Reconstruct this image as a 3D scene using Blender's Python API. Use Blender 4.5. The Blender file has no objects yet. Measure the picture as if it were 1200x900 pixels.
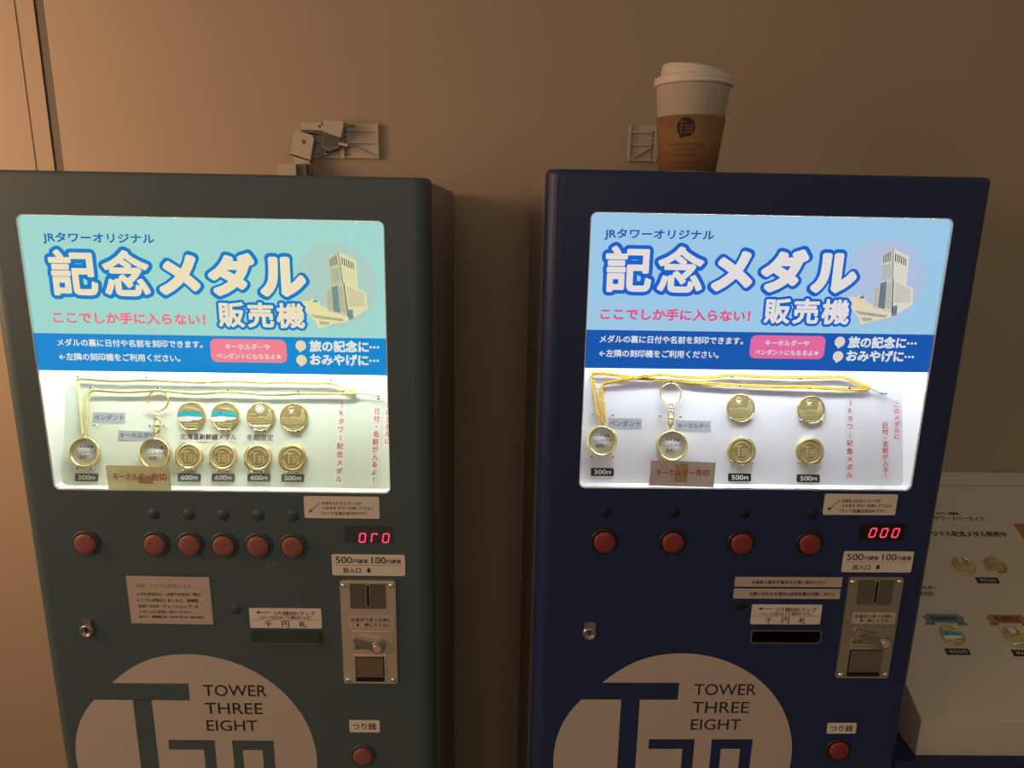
import bpy, bmesh, math, random
from mathutils import Matrix, Vector
random.seed(7)
C = bpy.context.scene.collection
SC = bpy.context.scene
PI = math.pi
TOP = 1.52            # top of the left machine above the floor

# ------------------------------------------------------------------ camera
cam_d = bpy.data.cameras.new('camera')
cam = bpy.data.objects.new('camera', cam_d)
C.objects.link(cam)
F_PX, YAW, PITCH, ROLL = 831.36, -0.01637, 0.23566, 0.01862
cam_d.sensor_fit = 'HORIZONTAL'
cam_d.sensor_width = 36.0
cam_d.lens = 36.0 * F_PX / 1200.0
cam_d.clip_start = 0.02
_r = Vector((math.cos(YAW), math.sin(YAW), 0))
_f0 = Vector((-math.sin(YAW), math.cos(YAW), 0))
_up = Vector((0, 0, 1))
_f = _f0 * math.cos(PITCH) - _up * math.sin(PITCH)
_u = _up * math.cos(PITCH) + _f0 * math.sin(PITCH)
_r2 = _r * math.cos(ROLL) + _u * math.sin(ROLL)
_u2 = _u * math.cos(ROLL) - _r * math.sin(ROLL)
cm = Matrix((_r2, _u2, -_f)).transposed().to_4x4()
cm.translation = Vector((0.5245, -0.74148, TOP - 0.03354))
cam.matrix_world = cm
SC.camera = cam

# ------------------------------------------------------------------ exposure, world, lights
SC.view_settings.view_transform = 'Standard'
SC.view_settings.look = 'None'
SC.view_settings.exposure = 0.0
SC.view_settings.gamma = 1.0
SC.view_settings.use_curve_mapping = False

world = bpy.data.worlds.new('dim_hall')
SC.world = world
world.use_nodes = True
nt = world.node_tree
nt.nodes.clear()
w_out = nt.nodes.new('ShaderNodeOutputWorld')
w_bg = nt.nodes.new('ShaderNodeBackground')
w_tc = nt.nodes.new('ShaderNodeTexCoord')
w_no = nt.nodes.new('ShaderNodeTexNoise')
w_no.inputs['Scale'].default_value = 2.2
w_no.inputs['Detail'].default_value = 2.0
w_rp = nt.nodes.new('ShaderNodeValToRGB')
w_rp.color_ramp.elements[0].position = 0.40
w_rp.color_ramp.elements[0].color = (0.024, 0.020, 0.0145, 1)
w_rp.color_ramp.elements[1].position = 0.72
w_rp.color_ramp.elements[1].color = (0.200, 0.168, 0.122, 1)
nt.links.new(w_tc.outputs['Generated'], w_no.inputs['Vector'])
nt.links.new(w_no.outputs['Fac'], w_rp.inputs['Fac'])
nt.links.new(w_rp.outputs['Color'], w_bg.inputs['Color'])
w_bg.inputs['Strength'].default_value = 2.1
nt.links.new(w_bg.outputs['Background'], w_out.inputs['Surface'])

def area(name, loc, target, sx, sy, power, color):
    l = bpy.data.lights.new(name, 'AREA')
    l.shape = 'RECTANGLE'; l.size = sx; l.size_y = sy
    l.energy = power; l.color = color
    o = bpy.data.objects.new(name, l)
    C.objects.link(o)
    o.location = loc
    o.rotation_euler = (Vector(target) - Vector(loc)).to_track_quat('-Z', 'Y').to_euler()
    return o
# warm hall lamps off to the left, and an added fill behind the viewer
area('hall_lamp_left', (-1.42, -1.35, 1.66), (0.30, 0.3, 1.4), 0.6, 0.5, 6.6, (1.0, 0.66, 0.43))
area('wall_lamp_left', (-0.80, -0.16, 1.62), (-0.20, 0.42, 1.40), 0.25, 0.6, 8.4, (1.0, 0.56, 0.31))
area('front_fill_behind', (0.42, -2.6, 2.1), (0.45, 0.3, 1.1), 0.9, 0.8, 6.2, (1.0, 0.72, 0.54))  # added fill for the front light, placed to reach into the gap

# ------------------------------------------------------------------ materials
MATS = {}
def mat(name, col, rough=0.5, metal=0.0, spec=0.5, emit=None, estr=1.0, noise=None, bump=None, coat=0.0):
    if name in MATS: return MATS[name]
    m = bpy.data.materials.new(name)
    m.use_nodes = True
    n = m.node_tree
    b = n.nodes['Principled BSDF']
    b.inputs['Base Color'].default_value = (*col, 1)
    b.inputs['Roughness'].default_value = rough
    b.inputs['Metallic'].default_value = metal
    b.inputs['Specular IOR Level'].default_value = spec
    if coat: b.inputs['Coat Weight'].default_value = coat; b.inputs['Coat Roughness'].default_value = 0.12
    if emit:
        b.inputs['Emission Color'].default_value = (*emit, 1)
        b.inputs['Emission Strength'].default_value = estr
    if noise:      # (scale, amount): fine unevenness of the thing's own colour
        tc = n.nodes.new('ShaderNodeTexCoord')
        t = n.nodes.new('ShaderNodeTexNoise')
        t.inputs['Scale'].default_value = noise[0]
        t.inputs['Detail'].default_value = 4
        mx = n.nodes.new('ShaderNodeMix'); mx.data_type = 'RGBA'
        k = noise[1]
        mx.inputs[6].default_value = (*[c * (1 - k) for c in col], 1)
        mx.inputs[7].default_value = (*[min(1, c * (1 + k)) for c in col], 1)
        n.links.new(tc.outputs['Object'], t.inputs['Vector'])
        n.links.new(t.outputs['Fac'], mx.inputs[0])
        n.links.new(mx.outputs[2], b.inputs['Base Color'])
    if bump:
        tc = n.nodes.new('ShaderNodeTexCoord')
        t = n.nodes.new('ShaderNodeTexNoise')
        t.inputs['Scale'].default_value = bump[0]
        t.inputs['Detail'].default_value = 3
        bp = n.nodes.new('ShaderNodeBump')
        bp.inputs['Strength'].default_value = bump[1]
        bp.inputs['Distance'].default_value = 0.001
        n.links.new(tc.outputs['Object'], t.inputs['Vector'])
        n.links.new(t.outputs['Fac'], bp.inputs['Height'])
        n.links.new(bp.outputs['Normal'], b.inputs['Normal'])
    MATS[name] = m
    return m

def srgb(r, g, b):
    f = lambda c: c / 12.92 if c <= 0.04045 else ((c + 0.055) / 1.055) ** 2.4
    return tuple(f(x / 255.0) for x in (r, g, b))

def backlit(name, rgb):            # translucent print on the lit sign: it gives off light
    return mat(name, (0.02, 0.02, 0.02), 0.6, spec=0.1, emit=srgb(*rgb), estr=0.97)

def see_through(name, tint, gloss):
    if name in MATS: return MATS[name]
    m = bpy.data.materials.new(name); m.use_nodes = True
    n = m.node_tree; n.nodes.clear()
    o = n.nodes.new('ShaderNodeOutputMaterial'); mx = n.nodes.new('ShaderNodeMixShader')
    t = n.nodes.new('ShaderNodeBsdfTransparent'); g = n.nodes.new('ShaderNodeBsdfGlossy')
    t.inputs['Color'].default_value = (*tint, 1); g.inputs['Roughness'].default_value = 0.03
    fr = n.nodes.new('ShaderNodeFresnel'); fr.inputs['IOR'].default_value = gloss
    n.links.new(fr.outputs['Fac'], mx.inputs[0]); n.links.new(t.outputs[0], mx.inputs[1])
    n.links.new(g.outputs[0], mx.inputs[2]); n.links.new(mx.outputs[0], o.inputs['Surface'])
    MATS[name] = m
    return m

def paper(name, col, through=0.35):
    if name in MATS: return MATS[name]
    m = bpy.data.materials.new(name); m.use_nodes = True
    n = m.node_tree; n.nodes.clear()
    o = n.nodes.new('ShaderNodeOutputMaterial'); mx = n.nodes.new('ShaderNodeMixShader')
    d = n.nodes.new('ShaderNodeBsdfDiffuse'); t = n.nodes.new('ShaderNodeBsdfTranslucent')
    d.inputs['Color'].default_value = (*col, 1); t.inputs['Color'].default_value = (*col, 1)
    mx.inputs[0].default_value = through
    n.links.new(d.outputs[0], mx.inputs[1]); n.links.new(t.outputs[0], mx.inputs[2]); n.links.new(mx.outputs[0], o.inputs['Surface'])
    MATS[name] = m
    return m

CABG = mat('cabinet_warm_grey', (0.30, 0.26, 0.22), 0.4, spec=0.5)
WALL = mat('wall_panel_beige', (0.375, 0.295, 0.215), 0.62, spec=0.3, noise=(6, 0.04))
JOINT = mat('wall_joint_grey', (0.115, 0.10, 0.082), 0.7)
SEAM = mat('wall_seam_brown', (0.20, 0.14, 0.09), 0.7)
FLOOR = mat('floor_tile', (0.40, 0.33, 0.26), 0.5, noise=(9, 0.2))
PAINT_L = mat('slate_enamel_hazed', (0.054, 0.092, 0.106), 0.50, spec=0.8, bump=(900, 0.05))  # slate paint with the greenish haze of screen glare mixed into its colour
PAINT_R = mat('navy_enamel', (0.018, 0.032, 0.105), 0.38, spec=0.35, bump=(900, 0.05))
LINER = mat('white_liner', (0.88, 0.89, 0.88), 0.5)
BOARD_L = mat('board_green_white', (0.79, 0.86, 0.75), 0.6)
BOARD_R = mat('board_grey_white', (0.82, 0.83, 0.87), 0.6)
CREAM = mat('cream_vinyl', (0.54, 0.45, 0.385), 0.5, noise=(60, 0.03))
STICK = mat('sticker_white', (0.80, 0.70, 0.61), 0.4)
INK = mat('ink_dark', (0.025, 0.02, 0.018), 0.6)
INKF = mat('ink_faded', (0.40, 0.32, 0.23), 0.6)
INKM = mat('ink_grey', (0.16, 0.12, 0.09), 0.6)
INKR = mat('ink_red', (0.50, 0.03, 0.03), 0.6)
INKB = mat('ink_blue', (0.04, 0.10, 0.28), 0.6)
REDV = mat('ink_red_vertical', (0.70, 0.06, 0.08), 0.6)
GOLD = mat('gold_relief', (0.92, 0.84, 0.50), 0.40, 0.8)
GOLDF = mat('gold_field', (0.52, 0.44, 0.20), 0.50, 0.75)
GOLDP = mat('gold_polished', (0.95, 0.82, 0.44), 0.20, 1.0)
GOLDC = mat('gold_chain', (0.86, 0.74, 0.36), 0.30, 1.0)
GOLDY = mat('gold_chain_deep', (0.84, 0.58, 0.10), 0.30, 1.0)
STEEL = mat('steel_satin', (0.80, 0.68, 0.56), 0.42, 0.72, bump=(260, 0.06))
STEELD = mat('steel_worn', (0.42, 0.38, 0.33), 0.36, 0.9)
CHROME = mat('chrome', (0.75, 0.72, 0.68), 0.12, 1.0)
BLACK = mat('black_plastic', (0.012, 0.012, 0.012), 0.4)
VOID = mat('slot_void', (0.003, 0.003, 0.003), 0.9)
DKGREY = mat('dark_grey_plastic', (0.045, 0.072, 0.076), 0.5)
REDBTN = mat('red_button', (0.24, 0.035, 0.032), 0.38)
REDBTN_L = mat('red_button_hazed', (0.27, 0.085, 0.075), 0.5)  # same red, paled because the glare haze is put into the colour
LEDWIN = mat('led_window', (0.012, 0.008, 0.008), 0.25)
LEDWIN_L = mat('led_window_slate', (0.045, 0.066, 0.066), 0.4)
LEDG = mat('led_glow', (0.1, 0, 0), 0.5, emit=(0.80, 0.002, 0.035), estr=1.0)
LEDC = mat('led_core', (0.1, 0, 0), 0.5, emit=(1.0, 0.13, 0.26), estr=1.15)
TAGG = mat('tag_grey', (0.10, 0.115, 0.105), 0.5)
TAGB = mat('tag_black', (0.015, 0.015, 0.018), 0.5)
WHITE = mat('white_print', (0.88, 0.88, 0.86), 0.6)
STRIPG = mat('strip_silver', (0.46, 0.50, 0.52), 0.5)
STRIPW = mat('strip_white', (0.86, 0.90, 0.84), 0.6)
STRIPC = see_through('strip_clear_film', (0.93, 0.93, 0.93), 1.3)
INSERT = mat('insert_grey', (0.80, 0.83, 0.80), 0.6)
TEAL = mat('enamel_teal', (0.02, 0.42, 0.50), 0.2, coat=0.5)
ENWHITE = mat('enamel_white', (0.85, 0.87, 0.88), 0.2, coat=0.5)
PINC = mat('pin_clear', (0.75, 0.76, 0.74), 0.15)
WIRE = mat('thin_wire', (0.35, 0.34, 0.30), 0.3, 1.0)
PLATE = mat('bracket_resin', (0.46, 0.40, 0.32), 0.5)
PLATED = mat('bracket_resin_dark', (0.13, 0.125, 0.105), 0.5)
CUPW = mat('cup_paper_white', (0.66, 0.58, 0.49), 0.55)
LIDW = mat('lid_plastic_white', (0.68, 0.61, 0.53), 0.35)
KRAFT = mat('sleeve_kraft', (0.24, 0.125, 0.05), 0.8, noise=(140, 0.1))
KINK = mat('sleeve_print_brown', (0.10, 0.035, 0.012), 0.8)
LOGOK = mat('sleeve_logo_dark', (0.030, 0.016, 0.014), 0.8)
STANDW = mat('display_white_board', (0.62, 0.55, 0.47), 0.55)
PANE = see_through('clear_pane', (0.985, 0.99, 0.985), 1.25)

# ------------------------------------------------------------------ mesh helpers (millimetres in, metres out)
def frame(ox, oy, oz, kind='front', k=0.0):
    n = math.sqrt(1 + k * k)
    if kind == 'front': X, Y, Z = (1, 0, 0), (0, k / n, 1 / n), (0, -1 / n, k / n)
    else: X, Y, Z = (1, 0, 0), (0, 1, 0), (0, 0, 1)
    m = Matrix((X, Y, Z)).transposed().to_4x4()
    m.translation = (ox, oy, oz)
    return m @ Matrix.Scale(0.001, 4)
MM = Matrix.Scale(0.001, 4)

class MB:
    def __init__(self): self.v, self.f, self.m, self.mats, self.s = [], [], [], [], []
    def mi(self, m):
        if m not in self.mats: self.mats.append(m)
        return self.mats.index(m)
    def add(self, vs, fs, m, smooth=False):
        o = len(self.v); i = self.mi(m)
        self.v += [tuple(p) for p in vs]
        for f in fs:
            self.f.append(tuple(o + j for j in f)); self.m.append(i); self.s.append(smooth)
    def prism(self, pts, z0, z1, m, smooth=False):       # pts anticlockwise
        a = sum(pts[i][0] * pts[(i + 1) % len(pts)][1] - pts[(i + 1) % len(pts)][0] * pts[i][1] for i in range(len(pts)))
        if a < 0: pts = pts[::-1]
        n = len(pts)
        vs = [(x, y, z0) for x, y in pts] + [(x, y, z1) for x, y in pts]
        fs = [tuple(range(n, 2 * n)), tuple(range(n - 1, -1, -1))]
        fs += [(i, (i + 1) % n, n + (i + 1) % n, n + i) for i in range(n)]
        self.add(vs, fs, m, smooth)
    def rect(self, x0, y0, x1, y1, z0, z1, m, r=0.0):
        x0, x1 = min(x0, x1), max(x0, x1); y0, y1 = min(y0, y1), max(y0, y1)
        self.prism(rrect(x0, y0, x1, y1, r), z0, z1, m)
    def lathe(self, prof, m, seg=48, cx=0, cy=0, smooth=True, closed=False):   # prof of (r, z) about z
        vs, fs = [], []
        for i in range(seg):
            a = 2 * PI * i / seg
            for r, z in prof: vs.append((cx + r * math.cos(a), cy + r * math.sin(a), z))
        n = len(prof)
        for i in range(seg):
            j = (i + 1) % seg
            for q in range(n if closed else n - 1):
                q2 = (q + 1) % n
                fs.append((i * n + q, j * n + q, j * n + q2, i * n + q2))
        self.add(vs, fs, m, smooth)
    def tube(self, pts, r, m, seg=8, cap=True, smooth=True):
        pts = [Vector(p) for p in pts]
        rr = r if isinstance(r, (list, tuple)) else [r] * len(pts)
        vs, fs = [], []
        up = Vector((0, 0, 1))
        for i, p in enumerate(pts):
            t = (pts[min(i + 1, len(pts) - 1)] - pts[max(i - 1, 0)]).normalized()
            if abs(t.dot(up)) > 0.95: up = Vector((0, 1, 0)) if abs(t.y) < 0.9 else Vector((1, 0, 0))
            a = t.cross(up).normalized(); b = a.cross(t)
            for q in range(seg):
                w = 2 * PI * q / seg
                vs.append(p + (a * math.cos(w) + b * math.sin(w)) * rr[i])
        for i in range(len(pts) - 1):
            for q in range(seg):
                q2 = (q + 1) % seg
                fs.append((i * seg + q2, i * seg + q, (i + 1) * seg + q, (i + 1) * seg + q2))
        if cap:
            fs.append(tuple(range(seg))); fs.append(tuple(range(len(vs) - 1, len(vs) - seg - 1, -1)))
        self.add(vs, fs, m, smooth)
    def torus(self, cx, cy, cz, R, r, m, seg=40, q=10, mat3=None, sx=1.0):
        vs, fs = [], []
        for i in range(seg):
            a = 2 * PI * i / seg
            for j in range(q):
                b = 2 * PI * j / q
                p = Vector(((R + r * math.cos(b)) * math.cos(a) * sx, (R + r * math.cos(b)) * math.sin(a), r * math.sin(b)))
                if mat3: p = mat3 @ p
                vs.append((p.x + cx, p.y + cy, p.z + cz))
        for i in range(seg):
            for j in range(q):
                fs.append((i * q + j, ((i + 1) % seg) * q + j, ((i + 1) % seg) * q + (j + 1) % q, i * q + (j + 1) % q))
        self.add(vs, fs, m, True)
    def build(self, name, parent=None, fr=None, label=None, recalc=False):
        me = bpy.data.meshes.new(name)
        fr = fr or MM
        me.from_pydata([tuple(fr @ Vector(p)) for p in self.v], [], self.f)
        for m in self.mats: me.materials.append(m)
        for p, i, s in zip(me.polygons, self.m, self.s): p.material_index = i; p.use_smooth = s
        me.update()
        if recalc:
            bm = bmesh.new(); bm.from_mesh(me)
            bmesh.ops.recalc_face_normals(bm, faces=bm.faces); bm.to_mesh(me); bm.free()
        o = bpy.data.objects.new(name, me)
        C.objects.link(o)
        if parent: o.parent = parent
        if label: o['label'] = label
        return o

def rrect(x0, y0, x1, y1, r, n=5):
    if r <= 0: return [(x0, y0), (x1, y0), (x1, y1), (x0, y1)]
    out = []
    for cx, cy, a0 in ((x1 - r, y0 + r, -90), (x1 - r, y1 - r, 0), (x0 + r, y1 - r, 90), (x0 + r, y0 + r, 180)):
        for i in range(n + 1):
            a = math.radians(a0 + 90 * i / n)
            out.append((cx + r * math.cos(a), cy + r * math.sin(a)))
    return out
def circ(cx, cy, r, n=48, ry=None):
    return [(cx + r * math.cos(2 * PI * i / n), cy + (ry or r) * math.sin(2 * PI * i / n)) for i in range(n)]

# lettering: the built-in font turned into mesh shapes
_TX = {}
def glyphs(body):
    if body not in _TX:
        c = bpy.data.curves.new('lettering_source', 'FONT'); c.body = body; c.size = 1; c.resolution_u = 3
        o = bpy.data.objects.new('lettering_source', c); C.objects.link(o)
        dg = bpy.context.evaluated_depsgraph_get()
        me = bpy.data.meshes.new_from_object(o.evaluated_get(dg))
        vs = [(v.co.x, v.co.y) for v in me.vertices]; fs = [tuple(p.vertices) for p in me.polygons]
        cnt = {}
        for f in fs:
            for i in range(len(f)):
                e = tuple(sorted((f[i], f[(i + 1) % len(f)]))); cnt[e] = cnt.get(e, 0) + 1
        bd = [e for e, k in cnt.items() if k == 1]
        bpy.data.objects.remove(o); bpy.data.curves.remove(c); bpy.data.meshes.remove(me)
        xs = [v[0] for v in vs]; ys = [v[1] for v in vs]
        _TX[body] = (vs, fs, bd, (min(xs), min(ys), max(xs), max(ys)))
    return _TX[body]

def text(mb, body, x0, y0, x1, y1, z, m, fit='w', bold=0.0, stretch=1.0, align='l', skew=0.0):
    """Letters in the box x0..x1, y0..y1 (y up). fit 'w': width rules; 'b': both; 'h': height rules."""
    vs, fs, bd, (a, b, c, d) = glyphs(body)
    x0 += bold; x1 -= bold
    if fit == 'b': y0 += bold; y1 -= bold
    sx = (x1 - x0) / (c - a); sy = sx * stretch
    if fit == 'b': sy = (y1 - y0) / (d - b)
    if fit == 'h': sy = (y1 - y0) / (d - b); sx = sy / stretch
    ox = x0 if fit != 'h' or align == 'l' else (x0 + x1) / 2 - sx * (c - a) / 2
    cy = (y0 + y1) / 2 - sy * (b + d) / 2
    P = [(ox + (x - a) * sx + skew * y * sy, cy + y * sy) for x, y in vs]
    mb.add([(x, y, z) for x, y in P], fs, m)
    if bold:
        stroke(mb, P, bd, bold, z, m)
def stroke(mb, P, bd, r, z, m, n=0):
    n = n or (20 if r > 1 else 10)
    used = set(); lay = 0
    for i, j in bd:
        dx, dy = P[j][0] - P[i][0], P[j][1] - P[i][1]
        L = math.hypot(dx, dy)
        if L < 1e-9: continue
        nx, ny = -dy / L * r, dx / L * r
        lay = (lay + 1) % 23; zz = z + 0.004 + lay * 0.004
        q = [(P[i][0] - nx, P[i][1] - ny, zz), (P[j][0] - nx, P[j][1] - ny, zz), (P[j][0] + nx, P[j][1] + ny, zz), (P[i][0] + nx, P[i][1] + ny, zz)]
        mb.add(q, [(0, 1, 2, 3)], m)
        used.add(i); used.add(j)
    for i in used:
        x, y = P[i]
        lay = (lay + 1) % 23; zz = z + 0.006 + lay * 0.004
        mb.add([(x + r * math.cos(2 * PI * k / n), y + r * math.sin(2 * PI * k / n), zz) for k in range(n)], [tuple(range(n))], m)
def flat(mb, pts, z, m):
    a = sum(pts[i][0] * pts[(i + 1) % len(pts)][1] - pts[(i + 1) % len(pts)][0] * pts[i][1] for i in range(len(pts)))
    if a < 0: pts = pts[::-1]
    mb.add([(x, y, z) for x, y in pts], [tuple(range(len(pts)))], m)
def vtext(mb, body, xc, ytop, ybot, size, z, m, bold=0.0, dx=0.0):   # top to bottom, one character under the other
    n = len(body); st = (ytop - ybot) / n
    for i, ch in enumerate(body):
        if ch == ' ': continue
        cy = ytop - st * (i + 0.5); cx = xc + dx * (i + 0.5) / n
        if ch == 'ー': flat(mb, [(cx - size * .05, cy - size * .38), (cx + size * .05, cy - size * .38), (cx + size * .05, cy + size * .38), (cx - size * .05, cy + size * .38)], z, m); continue
        vs, fs, bd, (a, b, c, d) = glyphs(ch)
        P = [(cx + (x - (a + c) / 2) * size, cy + (y - (b + d) / 2) * size) for x, y in vs]
        mb.add([(x, y, z) for x, y in P], fs, m)
        if bold: stroke(mb, P, bd, bold, z, m, 6)
def arrow(mb, xa, ya, xb, yb, w, head, z, m):
    d = Vector((xb - xa, yb - ya)); L = d.length; d.normalize(); n = Vector((-d.y, d.x))
    a, b = Vector((xa, ya)), Vector((xb, yb)); c = b - d * head
    flat(mb, [tuple(a + n * w / 2), tuple(a - n * w / 2), tuple(c - n * w / 2), tuple(c + n * w / 2)], z, m)
    flat(mb, [tuple(b), tuple(c + n * head * .45), tuple(c - n * head * .45)], z, m)

def thing(name, label, cat, mw, group=None):
    o = bpy.data.objects.new(name, None); C.objects.link(o)
    o.empty_display_size = 0.02
    o.matrix_world = mw
    o['label'] = label; o['category'] = cat
    if group: o['group'] = group
    return o
def tag(o, label, cat, group=None):
    o['label'] = label; o['category'] = cat
    if group: o['group'] = group
    return o
def struct(o): o['kind'] = 'structure'; return o
def unscale(fr): return fr @ Matrix.Scale(1000, 4)

# ------------------------------------------------------------------ the setting
WY = 0.42
mb = MB()     # wall seen in plan: panel, thin seam, narrow panel, wide joint, main panel
prof = [(-2600, 420), (-204.0, 420), (-203.6, 420.9), (-201.6, 420.9), (-201.2, 420), (-175.5, 420), (-175.0, 422.5), (-161.0, 422.5), (-160.5, 420), (7200, 420)]
wm = [WALL, SEAM, SEAM, WALL, WALL, JOINT, JOINT, JOINT, WALL]
for i in range(len(prof) - 1):
    (xa, ya), (xb, yb) = prof[i], prof[i + 1]
    mb.add([(xa, ya, 0), (xb, yb, 0), (xb, yb, 2800), (xa, ya, 2800)], [(0, 1, 2, 3)], wm[i])
mb.add([(-2600, 480, 0), (7200, 480, 0), (7200, 480, 2800), (-2600, 480, 2800)], [(0, 3, 2, 1)], WALL)
struct(mb.build('wall_back'))
mb = MB()
mb.rect(-3600, -6000, 7200, 480, -60, 0, FLOOR)
struct(mb.build('floor'))

# ------------------------------------------------------------------ the two machines
BK = {'L': (0.0130, 0.30, 338.4), 'R': (0.0140, 0.29, 338.4)}

def cut(o, cutters):
    for c in cutters:
        md = o.modifiers.new('cut', 'BOOLEAN'); md.operation = 'DIFFERENCE'; md.solver = 'EXACT'; md.object = c
    dg = bpy.context.evaluated_depsgraph_get()
    me = bpy.data.meshes.new_from_object(o.evaluated_get(dg))
    o.modifiers.clear(); old = o.data; o.data = me; bpy.data.meshes.remove(old); me.name = o.name
    for c in cutters: bpy.data.objects.remove(c)

def sticker(t, fr, name, box, r, texts, label, m=STICK, z=0.0, extra=None, skew=None, parent=None):
    mb = MB()
    if skew: mb.prism(skew, z, z + 0.35, m)
    else: mb.rect(box[0], -box[3], box[2], -box[1], z, z + 0.35, m, r)
    for a in texts:
        body, x0, v0, x1, v1 = a[:5]; im = a[5] if len(a) > 5 else INK; kw = a[6] if len(a) > 6 else {}
        text(mb, body, x0, -v1, x1, -v0, z + 0.5, im, **{'bold': .08, **kw})
    if extra: extra(mb, z + 0.5)
    return mb.build(name, parent or t, fr, label)

POSTER = {
 'L': dict(bg=(166, 221, 212), band=(18, 140, 214), fill=(243, 230, 196), stroke=(8, 128, 205), jr=(20, 112, 180), red=(246, 118, 138), pink=(250, 134, 152), lite=(232, 236, 224), sky=(178, 211, 202), dot=(240, 222, 180)),
 'R': dict(bg=(160, 204, 236), band=(14, 88, 178), fill=(232, 226, 224), stroke=(10, 98, 208), jr=(22, 92, 178), red=(228, 84, 134), pink=(232, 106, 164), lite=(222, 226, 232), sky=(178, 196, 228), dot=(226, 216, 206)),
}
def poster(side, t, fr, u0, v0, u1, v1, v2):
    K = {k: backlit('sign_%s_%s' % (k, 'teal' if side == 'L' else 'blue'), c) for k, c in POSTER[side].items()}
    dx, dv = (0, 0) if side == 'L' else (3.0, -3.2)
    mb = MB()
    pp = rrect(u0 + 1, -v0 - 60, u1 - 1, -v0 - 1, 6.0, 6)
    mb.prism([(u0 + 1, -v1), (u1 - 1, -v1)] + pp[7:21], -4.2, -3.4, K['bg'])
    mb.prism(rrect(u0 + 1, -v2, u1 - 1, -v1, 0), -4.2, -3.4, K['band'])
    sign = mb.build('sign_panel', t, fr, 'lit printed sign with a %s field over a blue band' % ('pale teal' if side == 'L' else 'pale sky-blue'))
    fr = fr @ Matrix.Translation((-2.2 if side == 'L' else 0.18, 0.14, 0)) @ Matrix.Diagonal((1.0042, 1.0042, 1, 1))   # print scale
    # lettering
    mb = MB()
    def tx(body, x0, vt, x1, vb, m, z=-3.1, **kw): text(mb, body, x0 + dx, -(vb + dv), x1 + dx, -(vt + dv), z, K[m], **kw)
    tx('JRタワーオリジナル', 57.0, 60.2, 169.5, 71.8, 'jr', bold=0.32, fit='b')
    title = [('記', 59.5, 77.3, 107.6, 124.4), ('念', 113.6, 76.9, 161.2, 124), ('メ', 170, 80.4, 212.6, 122), ('ダ', 221, 77.8, 269.5, 122.2), ('ル', 274, 80.8, 321.5, 122)]
    for ch, a, b, c, d in title:
        tx(ch, a - 3.9, b - 3.9, c + 3.9, d + 3.9, 'stroke', z=-2.98, fit='b', bold=5.8)
        tx(ch, a, b, c, d, 'fill', z=-2.78, fit='b', bold=1.55 if ch in '記念' else 3.0)
    for ch, a, c in (('販', 228.4, 255.8), ('売', 258.8, 286.2), ('機', 289.0, 318.6)):
        tx(ch, a - 2.7, 125.5, c + 2.7, 157.5, 'stroke', z=-2.64, fit='b', bold=3.7)
        tx(ch, a, 128.2, c, 154.8, 'fill', z=-2.46, fit='b', bold=0.9)
    tx('ここでしか手に入らない！', 56.6, 141.0, 214.5, 153.4, 'red', bold=0.5, fit='b')
    tx('メダルの裏に日付や名前を刻印できます。', 57.4, 169.6, 209.5, 177.8, 'lite', bold=0.22)
    tx('←左隣の刻印機をご利用ください。', 57.4, 184.6, 184.6, 193.2, 'lite', bold=0.22)
    tx('旅の記念に⋯', 321.5, 167.2, 395.2, 179.6, 'lite', bold=0.55)
    tx('おみやげに⋯', 321.5, 182.2, 394.6, 194.2, 'lite', bold=0.55)
    for vc in (173.3, 188.9):        # two speech-balloon bullets
        cx, cy = 312.6 + dx, -(vc + dv)
        flat(mb, circ(cx, cy, 5.6, 28), -3.1, K['dot'])
        flat(mb, [(cx - 2.2, cy - 5.0), (cx + 2.0, cy - 5.2), (cx - 1.6, cy - 7.4)], -3.1, K['dot'])
    mb.build('lettering', sign, fr)
    # pink badge
    mb = MB()
    flat(mb, rrect(217.3 + dx, -(192.3 + dv), 297.3 + dx, -(167.4 + dv), 6.2), -3.1, K['pink'])
    tx('キーホルダーや', 233.0, 172.6, 280.0, 178.0, 'lite', z=-2.95, bold=0.12)
    tx('ペンダントにもなるよ★', 223.0, 182.6, 291.6, 188.4, 'lite', z=-2.95, bold=0.12)
    mb.build('badge', sign, fr, 'pink rounded badge with two lines of small lettering')
    # round photograph of the tower block
    W = {'L': dict(a=(232, 226, 178), b=(206, 204, 166), c=(96, 112, 104), d=(120, 152, 148), e=(238, 228, 172)),
         'R': dict(a=(226, 220, 206), b=(206, 204, 200), c=(84, 86, 96), d=(110, 124, 136), e=(228, 216, 188))}[side]
    Q = {k: backlit('photo_%s_%s' % (k, 'teal' if side == 'L' else 'blue'), c) for k, c in W.items()}
    mb = MB()
    def fl(pts, m, z): flat(mb, [(x + dx, -(y + dv)) for x, y in pts], z, m)
    fl([(351.5 + 43 * math.cos(i * PI / 32), 109.2 + 43 * math.sin(i * PI / 32)) for i in range(64)], K['sky'], -3.35)
    fl([(316.7, 125.7), (324.4, 126.2), (326, 123.5), (334, 126), (335.0, 130.5), (363.5, 140.4), (364.0, 146.2), (341.2, 151.2), (333.3, 155.2), (329.1, 147.4), (318.8, 135.9)], Q['e'], -3.25)
    fl([(344.8, 81.5), (355.8, 74.7), (359.0, 106.4), (346.8, 109.2), (347.5, 93.3), (345.2, 92.7)], Q['b'], -3.25)
    fl([(355.8, 74.7), (373.8, 83.5), (375.0, 111.9), (359.6, 107.0)], Q['a'], -3.25)
    fl([(341.8, 114.0), (359.7, 106.4), (363.8, 141.7), (342.6, 136.2)], Q['b'], -3.18)
    fl([(360.9, 106.4), (382.6, 115.6), (384.4, 132.9), (368.6, 143.2), (363.8, 141.7), (359.7, 106.4)], Q['a'], -3.18)
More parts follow.
